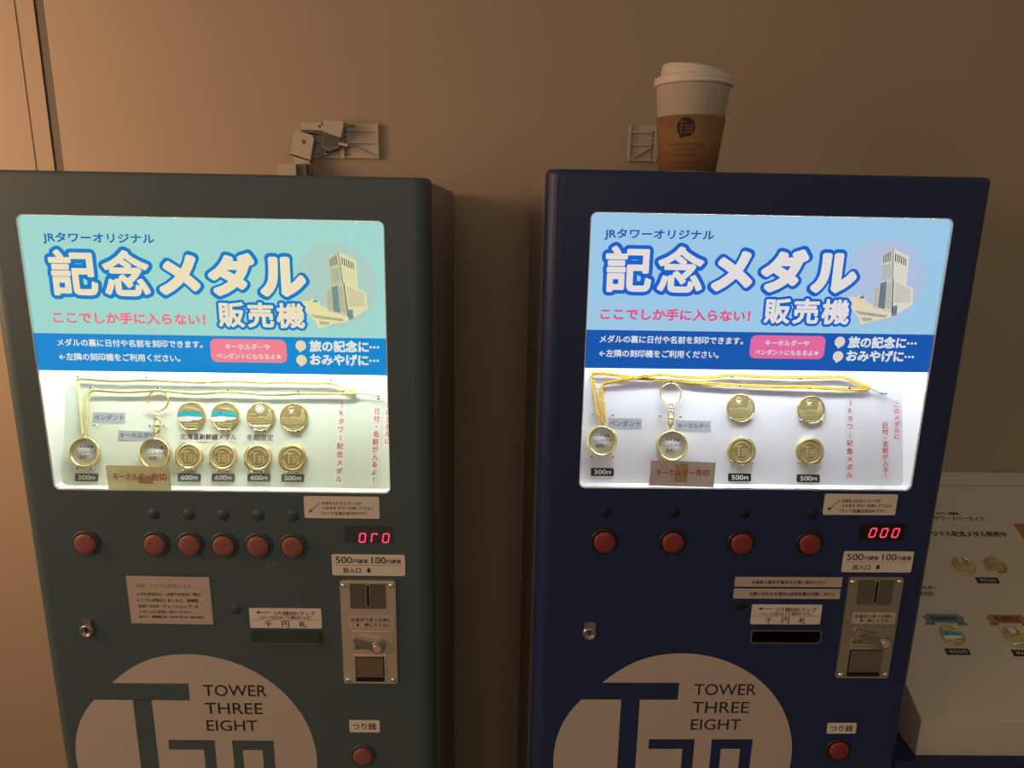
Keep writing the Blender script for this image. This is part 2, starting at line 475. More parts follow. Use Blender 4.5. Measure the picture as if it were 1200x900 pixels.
    fl([(347.4, 111.1), (353.8, 109.0), (355.7, 137.9), (348.3, 136.1)], Q['d'], -3.12)
    fl([(364.0, 134.5), (368.7, 133.8), (369.2, 143.5), (364.0, 145.3)], Q['d'], -3.10)
    def quad(A, B, D, E, s, tt): # A top-left, B top-right, D bottom-left, E bottom-right
        top = [A[i] + (B[i] - A[i]) * s for i in (0, 1)]; bot = [D[i] + (E[i] - D[i]) * s for i in (0, 1)]
        return (top[0] + (bot[0] - top[0]) * tt, top[1] + (bot[1] - top[1]) * tt)
    def grid(A, B, D, E, nx, ny, fx, fy, m, z, a=(0.06, 0.94), b=(0.04, 0.96)):
        for i in range(nx):
            for j in range(ny):
                s0 = a[0] + (a[1] - a[0]) * i / nx; s1 = s0 + (a[1] - a[0]) / nx * fx
                t0 = b[0] + (b[1] - b[0]) * j / ny; t1 = t0 + (b[1] - b[0]) / ny * fy
                fl([quad(A, B, D, E, s, q) for s, q in ((s0, t0), (s1, t0), (s1, t1), (s0, t1))], m, z)
    grid((346.0, 82.2), (355.2, 76.6), (346.6, 90.6), (355.8, 88.0), 5, 1, .5, 1, Q['c'], -3.10)
    grid((357.8, 79.2), (373.2, 86.2), (358.2, 88.0), (373.6, 94.0), 6, 1, .5, 1, Q['c'], -3.10)
    grid((347.0, 92.6), (356.6, 90.2), (347.6, 109.0), (358.6, 106.4), 7, 12, .45, .5, Q['c'], -3.10)
    grid((357.8, 91.0), (374.0, 96.6), (360.2, 107.0), (374.8, 111.6), 11, 11, .4, .45, Q['b'], -3.10)
    grid((342.4, 115.8), (347.2, 113.6), (343.0, 135.8), (348.2, 137.0), 3, 9, .5, .45, Q['c'], -3.10)
    grid((354.2, 110.6), (359.6, 108.2), (356.2, 137.6), (362.8, 140.6), 4, 12, .5, .45, Q['c'], -3.10)
    grid((361.8, 108.6), (382.0, 117.0), (364.8, 132.6), (384.0, 131.4), 11, 11, .5, .42, Q['c'], -3.10)
    grid((322, 139.5), (362, 144.5), (329, 144.0), (360, 147.0), 15, 1, .5, 1, Q['c'], -3.15)
    grid((332, 146.5), (346, 147.8), (334, 151.0), (343, 150.4), 6, 1, .45, 1, Q['c'], -3.15)
    fl([(359.7, 106.4), (360.9, 106.8), (364.6, 141.9), (363.2, 141.6)], Q['c'], -3.06)
    fl([(355.5, 74.9), (356.2, 74.9), (359.8, 106.6), (358.9, 106.6)], Q['c'], -3.06)
    fl([(328.8, 124.8), (331.8, 124.6), (332.4, 127.2), (327.0, 127.0)], Q['d'], -3.15)
    mb.build('picture', sign, fr, 'round picture of a pale high-rise tower over a low station building')

def seven(mb, x, y, w, h, segs, sl):
    """slanted seven-segment digit, lower-left corner x,y"""
    P = {'a': ((0, 1), (1, 1)), 'b': ((1, 1), (1, .5)), 'c': ((1, .5), (1, 0)), 'd': ((0, 0), (1, 0)), 'e': ((0, .5), (0, 0)), 'f': ((0, 1), (0, .5)), 'g': ((0, .5), (1, .5))}
    for s in segs:
        (xa, ya), (xb, yb) = P[s]
        for r, z, m in ((1.05, 0.6, LEDG), (0.42, 0.8, LEDC)):
            a = Vector((x + xa * w + ya * sl, y + ya * h)); b = Vector((x + xb * w + yb * sl, y + yb * h))
            d = (b - a).normalized(); n = Vector((-d.y, d.x)) * r
            e = d * (0.5 if r < .5 else 0.2)
            flat(mb, [tuple(a + e - n), tuple(b - e - n), tuple(b - e + n), tuple(a + e + n)], z, m)

def machine(side):
    L = side == 'L'
    if L:
        X0, Y0, YW, ZT, W = 0.0, 0.0, 0.0, TOP, 450.0
        u0, u1, v0, v1, v2, v3 = 32.0, 403.6, 42.8, 164.8, 205.0, 339.7
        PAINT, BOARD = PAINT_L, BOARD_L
        lab = 'slate-grey medal vending machine with a teal sign and eight medals, left of the two'
    else:
        X0, Y0, YW, ZT, W = 0.5675, -0.0076, 0.0097, TOP + 0.0108, 450.0
        u0, u1, v0, v1, v2, v3 = 45.1, 417.8, 40.8, 161.6, 202.6, 338.0
        PAINT, BOARD = PAINT_R, BOARD_R
        lab = 'navy blue medal vending machine with a blue sign and four medals, under the coffee cup'
    mw = Matrix.Translation((X0, Y0, 0)) @ Matrix.Rotation(YW, 4, 'Z')
    t = thing('medal_vending_machine', lab, 'vending machine', mw, 'medal vending machines')
    fr = frame(0, 0, ZT)                       # face: x right, y up (0 at the top edge), z towards the viewer
    H = ZT * 1000
    # cabinet
    mb = MB()
    EL, ER = (-7.0, W) if L else (0.0, W + 6.5)     # outer faces of the door
    mb.prism(rrect(EL + 3, 26, ER - 3, 408, 5, 3), 25, H - 3, CABG)
    for fx in (40, W - 40):
        for fy in (60, 370): mb.lathe([(0, 0), (20, 0), (20, 8), (9, 8), (9, 26), (0, 26)], STEELD, 16, fx, fy, False)
    cab = mb.build('cabinet', t)
    mb = MB(); mb.rect(u0 - 6, -v3 - 5, u1 + 6, -v0 + 5, -100, 30, CABG)
    cc = mb.build('cutter', t, fr)
    bpy.context.view_layer.update()
    cut(cab, [cc])
    # door with rounded upright edges
    R = 17
    pl = [(ER - R + R * math.sin(a), R - R * math.cos(a)) for a in [i * PI / 16 for i in range(9)]] + [(ER, 25), (EL, 25)] + [(EL + R - R * math.cos(a), R - R * math.sin(a)) for a in [i * PI / 16 for i in range(9)]]
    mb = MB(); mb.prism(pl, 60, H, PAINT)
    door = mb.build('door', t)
    bm = bmesh.new(); bm.from_mesh(door.data)
    te = [e for e in bm.edges if all(abs(v.co.z - H / 1000) < 1e-6 for v in e.verts)]
    bmesh.ops.bevel(bm, geom=te, offset=0.005, segments=3, affect='EDGES', profile=0.5)
    bm.to_mesh(door.data); bm.free()
    cs = []
    mb = MB(); mb.prism(rrect(u0, -v3, u1, -v0, 7, 6), -40, 30, PAINT); cs.append(mb.build('cutter', t, fr))
    bs = (237.5, 512.0, 319.6, 527.0) if L else (254.0, 512.5, 338.0, 530.0)
    if not L:
        mb = MB(); mb.rect(bs[0] + 1, -bs[3] + 1, bs[2] - 1, -bs[1] - 1, -24, 30, PAINT); cs.append(mb.build('cutter', t, fr))
    bpy.context.view_layer.update()
    cut(door, cs)
    for p in door.data.polygons: p.use_smooth = abs(p.normal.z) < 0.95 and abs(p.normal.x) > 0.02 and p.area > 0.02
    # display box: white lined recess behind the window
    mb = MB()
    D = 92
    oo = rrect(u0 + .05, -v3 + .05, u1 - .05, -v0 - .05, 7, 6); ii = rrect(u0 + .9, -v3 + .9, u1 - .9, -v0 - .9, 6.2, 6)
    n = len(oo)
    vs = [(x, y, -D) for x, y in oo] + [(x, y, -.2) for x, y in oo] + [(x, y, -.2) for x, y in ii] + [(x, y, -D) for x, y in ii]
    fs = []
    for i in range(n):
        j = (i + 1) % n
        for q in range(4): fs.append((q * n + i, q * n + j, (q + 1) % 4 * n + j, (q + 1) % 4 * n + i))
    mb.add(vs, fs, LINER)
    mb.prism(oo, -D - 2, -D, LINER)
    mb.build('display_box', t, fr)
    # a fluorescent tube lights the recess
    mb = MB()
    tube_m = mat('lamp_tube_%s' % ('warm' if L else 'cool'), (.8, .8, .8), .5, emit=(0.96, 1.0, 0.88) if L else (0.91, 0.94, 1.0), estr=50.0 if L else 40.0)
    mb.tube([(u0 + 18, -128, -17), (u1 - 18, -128, -17)], 7.5, tube_m, 14)
    for x in (u0 + 11, u1 - 11): mb.tube([(x - 7, -128, -17), (x + 7, -128, -17)], 8.5, STEEL, 14)
    mb.build('lamp_tube', t, fr)
    # pane
    mb = MB(); mb.prism(rrect(u0 + 1, -v3 + 1, u1 - 1, -v0 - 1, 6.1, 6), -1.9, -0.5, PANE)
    mb.build('window_pane', t, fr)
    poster(side, t, fr, u0, v0, u1, v1, v2)
    # sloping display board
    d0, k, vb = BK[side]
    bf = frame(0, d0, ZT - vb / 1000, 'front', k)
    mb = MB(); mb.rect(u0 + 1.0, 0, u1 - 1.0, 185, -3, 0, BOARD)
    if L:
        for x in (342, 380): pass
    board = mb.build('display_board', t, bf)
    TG = TAGG if L else TAGB
    def price(x, y, body, w=25.6, h=8.9):
        mb = MB(); mb.rect(x - w / 2, y - h / 2, x + w / 2, y + h / 2, 0, 1.2, TG, 1.6)
        text(mb, body[:3], x - w * .36, y - h * .30, x + w * .16, y + h * .30, 1.35, WHITE, fit='b', bold=0.16)
        text(mb, body[3:], x + w * .185, y - h * .28, x + w * .37, y + h * .12, 1.35, WHITE, fit='b', bold=0.16)
        mb.build('price_tag', board, bf)
    def strip(box, body, m, im, bold=0.0, inset=(1.5, 2.0), skew=0):
        mb = MB(); x0, y0, x1, y1 = box
        mb.prism([(x0, y0), (x1, y0 + skew), (x1, y1 + skew), (x0, y1)], 0.1, 0.4, m)
        text(mb, body, x0 + inset[0], y0, x1 - inset[0], y1, 0.55, im, bold=bold)
        return mb.build('name_strip', board, bf)
    def vstrip(xc, yt, yb, body, size, dx=0, pad=2.2, back=True):
        mb = MB()
        mb.prism([(xc - size * .7 + dx, yb - pad), (xc + size * .7 + dx, yb - pad), (xc + size * .7, yt + pad), (xc - size * .7, yt + pad)], 0.1, 0.3, STRIPW if L else mat('strip_pale_grey', (0.78, 0.79, 0.82), .6))
        vtext(mb, body, xc, yt, yb, size, 0.5, REDV, 0.09, dx)
        mb.build('name_strip', board, bf)
    def pin(x, y, tip=True):
        mb = MB(); mb.lathe([(0, 0), (1.0, 0), (1.0, 5.2), (0.3, 5.4), (0, 5.4)], PINC, 10, x, y)
        if tip: mb.lathe([(0, 5.35), (.95, 5.35), (.95, 6.0), (0, 6.1)], BLACK, 10, x, y)
        mb.build('pin', board, bf)
    if L:
        for x, y, b in ((61.0, 8.2, '300円'), (175.4, 9.6, '600円'), (213.4, 10.0, '600円'), (253.4, 10.4, '600円'), (291.4, 10.5, '500円')): price(x, y, b)
        strip((64.4, 69.8, 100.6, 81.6), 'ペンダント', STRIPG, INKB, 0.1, (1.2, 0), -.4)
        strip((93.6, 50.6, 136.2, 61.6), 'キーホルダー', STRIPG, INKB, 0.1, (2.0, 0), -1.2)
        strip((161.2, 49.4, 229.0, 61.6), '北海道新幹線メダル', STRIPW, INK, 0.08, (2.4, 0))
        strip((235.6, 49.4, 270.4, 61.4), '冬期限定', STRIPW, INK, 0.05, (2.2, 0))
        vstrip(344.2, 98.5, 5.0, 'JRタワー記念メダル', 7.6, -1.0)
        vstrip(384.4, 91.5, 5.0, '日付・名前が入るよ！', 7.4, -2.2)
        vstrip(397.4, 98.5, 49.0, 'このメダルに', 7.0, -.6)
        for p in ((48.6, 121.3), (63.6, 109.1), (124.9, 121.6), (223.9, 121.6), (282.8, 120.5), (332.3, 121.0), (346.4, 109.2), (69.8, 66.8), (131.2, 66.9), (146.8, 67.1), (138.6, 109.6), (216.6, 108.9), (295.8, 108.1), (386.1, 104.1), (386.3, 101.2), (52.6, 18.6), (68.6, 18.4)): pin(*p)
        for (x, y) in ((175.7, 78.7), (213.7, 79.0), (253.8, 78.8), (291.1, 78.7), (174.7, 33.2), (212.8, 33.3), (252.1, 32.8), (290.7, 32.8)):
            for s in (-1, 1): pin(x + s * 6.2, y - 15.6, s > 0)
    else:
        for x, y, b in ((73.0, 13.6, '300円'), (228.7, 9.0, '500円'), (307.2, 8.6, '500円')): price(x, y, b, 26.0)
        strip((79.4, 62.6, 117.4, 74.4), 'ペンダント', STRIPG, INKB, 0.1, (1.2, 0), -.3)
        strip((156.2, 60.6, 196.0, 72.8), 'キーホルダー', STRIPG, INKB, 0.1, (2.4, 0), -.6)
        vstrip(356.4, 99.5, 8.0, 'JRタワー記念メダル', 7.4, -1.8)
        vstrip(396.4, 73.0, 9.0, '日付・名前が入る！', 7.0, -.2)
        vstrip(410.0, 96.6, 53.4, 'このメダルに', 7.0)
        for p in ((62.2, 78.9), (84.0, 77.5), (138.2, 77.3), (160.9, 76.8), (60.1, 31.0), (84.2, 31.0), (149.5, 116.6), (353.0, 111.8), (390.6, 105.6), (395.2, 105.6), (219.6, 122.6), (298.1, 121.0), (227.7, 112.2), (307.9, 110.4)): pin(*p)
        for (x, y) in ((230.0, 87.3), (310.6, 86.1), (230.7, 38.9), (308.6, 38.9)):
            for s in (-1, 1): pin(x + s * 12.0, y - 11.8, False)
    # selection buttons and their lamps
    if L: bt = [(60.3, 403.3), (137.9, 403.3), (176.7, 403.5), (214.9, 403.9), (253.4, 403.8), (292.2, 404.1)]; lp = [(139.2, 367.0), (177.9, 367.1), (216.4, 367.5), (255.4, 367.3), (294.2, 367.4)]
    else: bt = [(76.4, 401.3), (153.7, 401.4), (231.8, 401.8), (309.9, 402.0)]; lp = [(75.9, 365.8), (152.6, 365.6), (231.5, 366.5), (309.0, 366.8)]
    def button(x, v, name, r=12.5):
        mb = MB()
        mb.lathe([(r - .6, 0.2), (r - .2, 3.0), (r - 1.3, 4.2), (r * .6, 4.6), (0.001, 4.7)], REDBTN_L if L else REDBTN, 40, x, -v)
        b = mb.build(name, t, fr, 'round red push button in a dark collar')
        mb = MB(); mb.lathe([(r + 3.2, 0), (r + 3.0, 1.6), (r + 1.6, 2.2), (r + .2, 1.6), (r - .1, 0.2), (r - .1, 0)], DKGREY if L else BLACK, 40, x, -v)
        mb.build('collar', b, fr)
    for x, v in bt: button(x, v, 'selection_button')
    for x, v in lp:
        mb = MB(); mb.lathe([(6.8, 0), (6.6, .3), (0.001, .45)], mat('lamp_lens_slate', (0.034, 0.066, 0.080), .5) if L else mat('lamp_lens_black', (0.010, 0.018, 0.020), .5, spec=.3), 28, x, -v)
        mb.build('indicator_lamp', t, fr, 'small round unlit dark indicator lamp')
    # red digits
    mb = MB()
    dbox = (351.0, 378.8, 405.0, 399.6) if L else (365.5, 377.5, 417.5, 398.4)
    mb.rect(dbox[0], -dbox[3], dbox[2], -dbox[1], 0, 0.4, LEDWIN_L if L else LEDWIN, 1)
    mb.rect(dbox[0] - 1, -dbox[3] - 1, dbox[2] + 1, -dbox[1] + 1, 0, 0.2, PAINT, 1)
    dw = mb.build('counter_display', t, fr, 'small dark window with red figures')
    if L: dg_ = [(367.0, 'abcdef'), (380.6, 'aefb'), (393.4, 'abcdef')]; vb_, hh = 398.0, 10.4
    else: dg_ = [(376.6, 'abcdef'), (389.6, 'abcdef'), (402.8, 'abcdef')]; vb_, hh = 393.6, 10.4
    for x, s in dg_:
        mb = MB()
        if L and s == 'aefb':
            seven(mb, x, -vb_, 6.4, hh, 'aef', 1.4); seven(mb, x + 5.6, -vb_ + hh * .62, 0.8, hh * .38, 'b', .4)
        else: seven(mb, x, -vb_, 6.4, hh, s, 1.4 if L else 2.2)
        mb.build('digit', dw, fr, 'glowing red figure')
    # stickers
    if L:
        A, B, Cc, Tt = (306.9, 343.2, 390.7, 369.5), (335.0, 413.5, 418.3, 440.0), (237.0, 482.7, 320.2, 508.5), (347.3, 632.4, 384.0, 649.4)
    else:
        A, B, Cc, Tt = (320.8, 341.9, 403.4, 367.0), (351.0, 411.4, 432.4, 437.7), (252.1, 479.5, 334.4, 505.0), (360.5, 639.0, 396.4, 654.0)
    ox, ov = A[0], A[1]
    sticker(t, fr, 'sticker', A, 2, [('お金を入れるとランプが', ox + 19.8, ov + 5.4, ox + 64.0, ov + 10.6, INKM if L else INK), ('つきます ボタンを押して下さい', ox + 20, ov + 11.2, ox + 77.6, ov + 16.6, INKM if L else INK), ('（ランプ点滅は売切れです）', ox + 18.5, ov + 17.6, ox + 70, ov + 22.8, INKM if L else INK)],
            'beige sticker with a slanting arrow and three lines of small print', extra=lambda mb, z: arrow(mb, ox + 17.4, -(ov + 7.6), ox + 4.6, -(ov + 20.0), .7, 4.6, z, INKM if L else INK))
    ox2, ov2 = B[0], B[1]
    def bextra(mb, z):
        flat(mb, [(ox2 + 4, -(ov2 + 13.6)), (ox2 + 78.5, -(ov2 + 13.6)), (ox2 + 78.5, -(ov2 + 13.2)), (ox2 + 4, -(ov2 + 13.2))], z, INKM)
        x, y = ox2 + 41.8, -(ov2 + 20)
        flat(mb, [(x - 1.5, y + 3.2), (x + 1.5, y + 3.2), (x + 1.5, y - .2), (x - 1.5, y - .2)], z, INK)
        flat(mb, [(x - 3.2, y), (x + 3.2, y), (x, y - 3.2)], z, INK)
    sticker(t, fr, 'sticker', B, 2.4, [('500', ox2 + 4.4, ov2 + 3.0, ox2 + 23.4, ov2 + 11.2, INK, dict(fit='b')), ('円硬貨', ox2 + 24.6, ov2 + 5.8, ox2 + 41, ov2 + 11, INK), ('100', ox2 + 45.2, ov2 + 3.0, ox2 + 61.6, ov2 + 11.2, INK, dict(fit='b')), ('円硬貨', ox2 + 62.6, ov2 + 5.8, ox2 + 79, ov2 + 11, INK), ('投入口', ox2 + 12.4, ov2 + 16.4, ox2 + 32.6, ov2 + 23.2, INK)],
            'beige coin label reading 500 and 100 yen', extra=bextra)
    ox3, ov3 = Cc[0], Cc[1]
    sticker(t, fr, 'sticker', Cc, 2, [('つり銭切れランプ', ox3 + 27.4, ov3 + 3.6, ox3 + 75.8, ov3 + 9.4, INK), ('（ランプ点灯はつり銭切れです）', ox3 + 11.6, ov3 + 10.2, ox3 + 70.6, ov3 + 13.6, INKM), ('千', ox3 + 17.0, ov3 + 16.4, ox3 + 25.6, ov3 + 24.4, INK, dict(fit='b')), ('円', ox3 + 36.6, ov3 + 16.4, ox3 + 45.4, ov3 + 24.4, INK, dict(fit='b')), ('札', ox3 + 56.6, ov3 + 16.4, ox3 + 65.6, ov3 + 24.4, INK, dict(fit='b'))],
            'beige sticker with a left arrow above the banknote slot',
            extra=lambda mb, z: (arrow(mb, ox3 + 24.6, -(ov3 + 5.4), ox3 + 7.4, -(ov3 + 5.4), .7, 4.4, z, INK), flat(mb, [(ox3 + 2, -(ov3 + 15.1)), (ox3 + 80, -(ov3 + 15.1)), (ox3 + 80, -(ov3 + 14.7)), (ox3 + 2, -(ov3 + 14.7))], z, INKM)))
    sticker(t, fr, 'sticker', Tt, 1.6, [('つり銭', Tt[0] + 3.8, Tt[1] + 3.4, Tt[2] - 4.4, Tt[3] - 3.4, INK, dict(bold=.1))], 'small beige sticker over the coin return button')
    if L:
        sk = [(100.0, -503.8), (194.4, -504.5), (194.4, -444.1), (100.1, -443.5)]
        def nex(mb, z):
            for r in ((102.2, 501.0, 192.4, 501.3), (102.2, 446.4, 192.4, 446.6)): flat(mb, [(r[0], -r[1]), (r[2], -r[1]), (r[2], -r[3]), (r[0], -r[3])], z, INKF)
            for r in ((102.0, 446.4, 102.2, 501.2), (192.3, 446.4, 192.5, 501.2)): flat(mb, [(r[0], -r[3]), (r[2], -r[3]), (r[2], -r[1]), (r[0], -r[1])], z, INKF)
        sticker(t, fr, 'notice_sheet', None, 0, [('故障・トラブルが発生したら…', 110.4, 452.4, 178.0, 458.4, INKF, dict(bold=.15)), ('メダルが出ない・お釣りが出ない等の', 109.6, 463.6, 182.6, 468.4, INK), ('トラブルが発生しましたら、展望室', 110.0, 471.4, 179.6, 476.2, INK), ('売店T SHOP（ティーショップ）の', 110.0, 479.0, 179.0, 483.8, INK), ('スタッフにお申し付けください。', 110.6, 486.2, 171.6, 491.0, INK), ('［JRタワー展望室T38 T SHOP TEL 011-209-5500］', 109.6, 493.6, 183.6, 497.0, INK)],
                'yellowed paper notice with six lines of print', m=CREAM, extra=nex, skew=sk)
        mb = MB()
        for i in range(16):
            x = 252 + random.random() * 24; y = -(424.5 + random.random() * 5.5)
            flat(mb, [(x + random.uniform(.4, 2.2) * math.cos(a), y + random.uniform(.2, .7) * math.sin(a)) for a in (0.3, 1.5, 2.6, 3.8, 5.2)], 0.12, mat('adhesive_residue', (0.20, 0.20, 0.17), .7))
        mb.build('tape_residue', t, fr, 'greyish glue smear left by a removed sticker')
        flatlines = mat('slate_tape', (0.066, 0.100, 0.100), .3)
        mb = MB(); mb.rect(133, -504.8, 196.5, -440.0, 0, 0.1, flatlines); mb.build('tape_patch', t, fr)
    else:
        sticker(t, fr, 'sticker', (229.2, 444.4, 353.8, 456.8), 0, [('お金投入後必ず商品をお買い求め下さい', 248.5, 448.0, 334.8, 453.6, INK)], 'narrow beige strip of print, upper of the pair', m=CREAM)
        sticker(t, fr, 'sticker', (229.2, 459.2, 353.4, 472.0), 0, [('お買い求めなき場合は返却装置が作動しません', 247.4, 463.0, 347.4, 468.4, INK)], 'narrow beige strip of print, lower of the pair', m=CREAM)
    # change lamp beside the banknote slot
    lx, lv = (221.8, 484.7) if L else (238.2, 481.8)
    mb = MB(); mb.lathe([(6.6, 0), (6.4, .3), (0.001, .45)], MATS['lamp_lens_slate'] if L else MATS['lamp_lens_black'], 28, lx, -lv)
    mb.build('indicator_lamp', t, fr, 'small round unlit dark indicator lamp')
    # banknote slot
    mb = MB()
    if L:
        G = mat('slate_plastic', (0.04, 0.06, 0.056), .35)
        mb.rect(bs[0], -bs[3], bs[2], -bs[1], 0, 2.0, G, 2); mb.rect(bs[0] + 2, -bs[3] - 1.2, bs[2] - 2, -bs[3] + .8, 0, 3.2, mat('slate_plastic_edge', (0.085, 0.11, 0.10), .35), .6)
        mb.rect(bs[2] - 7, -bs[3] + 1.0, bs[2] - 2, -bs[1] - 1, 2.0, 2.6, G, 1)
    else:
        mb.rect(bs[0] + 1.2, -bs[3] + 1.2, bs[2] - 1.2, -bs[1] - 1.2, -23, -20, VOID)
        o_, i_ = rrect(bs[0], -bs[3], bs[2], -bs[1], 4, 5), rrect(bs[0] + 1.4, -bs[3] + 1.4, bs[2] - 1.4, -bs[1] - 1.4, 3.4, 5)
        n = len(o_)
        vs = [(x, y, 0) for x, y in o_] + [(x, y, 1.4) for x, y in o_] + [(x, y, 1.2) for x, y in i_] + [(x, y, -20) for x, y in i_]
        fs = []
        for i in range(n):
            j = (i + 1) % n
            fs += [(i, j, n + j, n + i), (n + i, n + j, 2 * n + j, 2 * n + i), (2 * n + i, 2 * n + j, 3 * n + j, 3 * n + i)]
        mb.add(vs[:3 * n], [f for f in fs if max(f) < 3 * n], mat('slot_rim_navy', (0.12, 0.13, 0.16), .25, spec=.6))
        mb.add(vs, [f for f in fs if max(f) >= 3 * n], BLACK)
    mb.build('banknote_slot', t, fr, 'shut slate cover of the banknote slot' if L else 'open black banknote slot')
    # key lock with hasp tab
    kx, kv = (48.7, 513.0) if L else (64.4, 516.5)
    mb = MB()
    mb.lathe([(0, 0), (8.4, 0), (8.4, 2), (7.6, 3), (7.4, 4.6), (6.2, 5.2), (5.0, 4.6), (4.8, 3.4), (0.001, 3.6)], STEELD, 32, kx, -kv)
    mb.rect(kx - .7, -kv - 2.6, kx + .7, -kv + 2.6, 3.6, 3.9, VOID)
    mb.rect(kx - 6.2, -kv + 5, kx + 6.2, -kv + 14, 0, 2.4, STEELD, 1.5)
    mb.rect(kx - 6.4, -kv + 7, kx - 5.6, -kv + 13, 0, 4, CHROME, .3); mb.rect(kx + 5.6, -kv + 7, kx + 6.4, -kv + 13, 0, 4, CHROME, .3)
    mb.build('key_lock', t, fr, 'small chrome key lock')
    # coin mechanism
    if L: p0, p1, q0, q1 = 343.6, 407.2, 445.6, 580.0
    else: p0, p1, q0, q1 = 360.8, 424.2, 443.0, 575.4
    w, h = p1 - p0, q1 - q0
    mb = MB()
    PM = STEEL if L else mat('steel_polished', (0.60, 0.56, 0.47), 0.12, 0.85, bump=(14, 0.35))
    mb.prism(rrect(p0, -q1, p1, -q0, 3, 4), 0, 2.4, PM)
    mb.prism(rrect(p0 + .9, -q1 + .9, p1 - .9, -q0 - .9, 2.6, 4), 2.4, 3.0, PM)
    coin = mb.build('coin_mechanism', t, fr, 'metal coin plate with slot, lever and return flap')
    def PX(f): return p0 + f * w
    def PV(f): return -(q0 + f * h)
    mb = MB()
    mb.rect(PX(.18), PV(.255), PX(.82), PV(.02), 3.0, 4.0, mat('steel_slot_plate', (0.34, 0.325, 0.29), .34, 1.0), 1)
    sx = PX(.505); mb.rect(sx - 2.3, PV(.238), sx + 2.3, PV(.022), 4.0, 4.6, CHROME, .5); mb.rect(sx - 1.35, PV(.230), sx + 1.35, PV(.032), 4.6, 4.8, VOID)
    mb.build('coin_slot', coin, fr, 'upright black coin slot in a square plate')
    mb = MB()       # lever: pivot boss and arm
    if L:
        mb.rect(PX(.16), PV(.69), PX(.93), PV(.475), 3.0, 3.8, PM, 5)
        pv = (PX(.67), PV(.605)); tip = (PX(.24), PV(.525))
    else: pv = (PX(.76), PV(.60)); tip = (PX(.26), PV(.515))
    d = Vector((tip[0] - pv[0], tip[1] - pv[1])); n_ = Vector((-d.y, d.x)).normalized()
    a = [Vector(pv) + n_ * 6.6, Vector(pv) - n_ * 6.6, Vector(tip) - n_ * 3.4 + Vector((0, -1.6)), Vector(tip) + n_ * 3.6]
    mb.prism([tuple(x) for x in a], 4, 11, STEELD)
    mb.lathe([(8.2, 3), (8.2, 10.4), (7.6, 11.2), (6.2, 11.2), (6.2, 12.6), (5.6, 13.2), (0.001, 13.2)], STEELD, 28, *pv, smooth=False)
    mb.lathe([(4.8, 13.2), (4.6, 13.6), (0.001, 13.6)], STEEL, 24, *pv, smooth=False)
    mb.build('return_lever', coin, fr, 'grey metal coin return lever')
    mb = MB()
    fx0, fx1, fv0, fv1 = (.23, .765, .722, .968) if L else (.18, .80, .70, .968)
    mb.rect(PX(fx0) - 2, PV(fv1) - 1.5, PX(fx1) + 2, PV(fv0) + 1.5, 2.9, 4.4, PM, 1)
    mb.rect(PX(fx0), PV(fv1), PX(fx1), PV(fv0), 4.4, 4.6, VOID)
    mb.rect(PX(fx0) + 1, PV(fv1 - .048), PX(fx1) - 1, PV(fv0) - .6, 4.6, 5.6, mat('steel_flap', (0.42, 0.37, 0.32), .3, 1.0), .8)
    mb.build('return_flap', coin, fr, 'square metal flap over the coin return opening')
    for sxx, sv in ((.065, .042), (.925, .038), (.085, .962), (.925, .958)):
        mb = MB(); mb.lathe([(3.2, 2.8), (3.0, 4.0), (1.9, 5.0), (0.001, 5.4)], CHROME, 18, PX(sxx), PV(sv)); mb.build('screw', coin, fr)
    s0 = (352.6, 489.8, 404.1, 505.9) if L else (370.2, 487.3, 420.6, 502.0)
    def dex(mb, z):
        x, y = s0[0] + (10 if L else 11), -(s0[3] - 4.2)
        flat(mb, [(x - .8, y + 2.4), (x + .8, y + 2.4), (x + .8, y), (x - .8, y)], z, INK); flat(mb, [(x - 2, y + .2), (x + 2, y + .2), (x, y - 2.2)], z, INK)
    sticker(t, fr, 'sticker', s0, .8, [('お金がつまった時に', s0[0] + 2.4, s0[1] + 2.2, s0[2] - 2.4, s0[1] + 7.4, INK, dict(bold=.08)), ('押して下さい', s0[0] + 17.6, s0[1] + 9.0, s0[2] - 2.6, s0[3] - 2.0, INK, dict(bold=.08))], 'small sticker with two lines of print above the lever', m=CREAM, z=3.05, extra=dex, parent=coin)
    s1 = (356.4, 525.6, 379.4, 533.6) if L else (371.6, 519.8, 394.6, 531.0)
    sticker(t, fr, 'sticker', s1, .6, [('返却口', s1[0] + 1.8, s1[1] + 1.4, s1[2] - 2.0, s1[3] - 1.4, INK)], 'tiny coin return sticker', m=mat('sticker_brown', (0.40, 0.33, 0.26), .4), z=3.85 if L else 3.05, parent=coin)
    # emblem on the lower door
    e = 0 if L else 16.0
    ecx, ecv, er = (159.8, 690.4, 146.2) if L else (174.6, 690.6, 146.6)
    mb = MB()
    ep = []
    for i in range(120):      # nearly round; the upper left is drawn in a little
        a = 2 * PI * i / 120; rr_ = er - 5.8 * math.exp(-((math.degrees(a) - 133) / 18) ** 2)
        ep.append((ecx + rr_ * math.cos(a), -ecv + rr_ * math.sin(a)))
    mb.prism(ep, 0, 0.3, CREAM)
    mb.prism([(ecx - 96, -ecv - 98), (ecx - 48, -ecv - 134), (ecx - 92, -ecv - 152)], 0, 0.2, CREAM)
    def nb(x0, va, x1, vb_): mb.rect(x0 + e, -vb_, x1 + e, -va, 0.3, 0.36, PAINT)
    ce = ecx - er
    def edge_u(v): return ecx - math.sqrt(max(er * er - (v - ecv) ** 2, 0)) - 0.6
    bar = [(edge_u(583.5 + i * 23 / 6), -(583.5 + i * 23 / 6)) for i in range(7)]
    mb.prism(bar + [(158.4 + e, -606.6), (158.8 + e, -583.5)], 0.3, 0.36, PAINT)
    nb(90.6, 606, 113.0, 800)
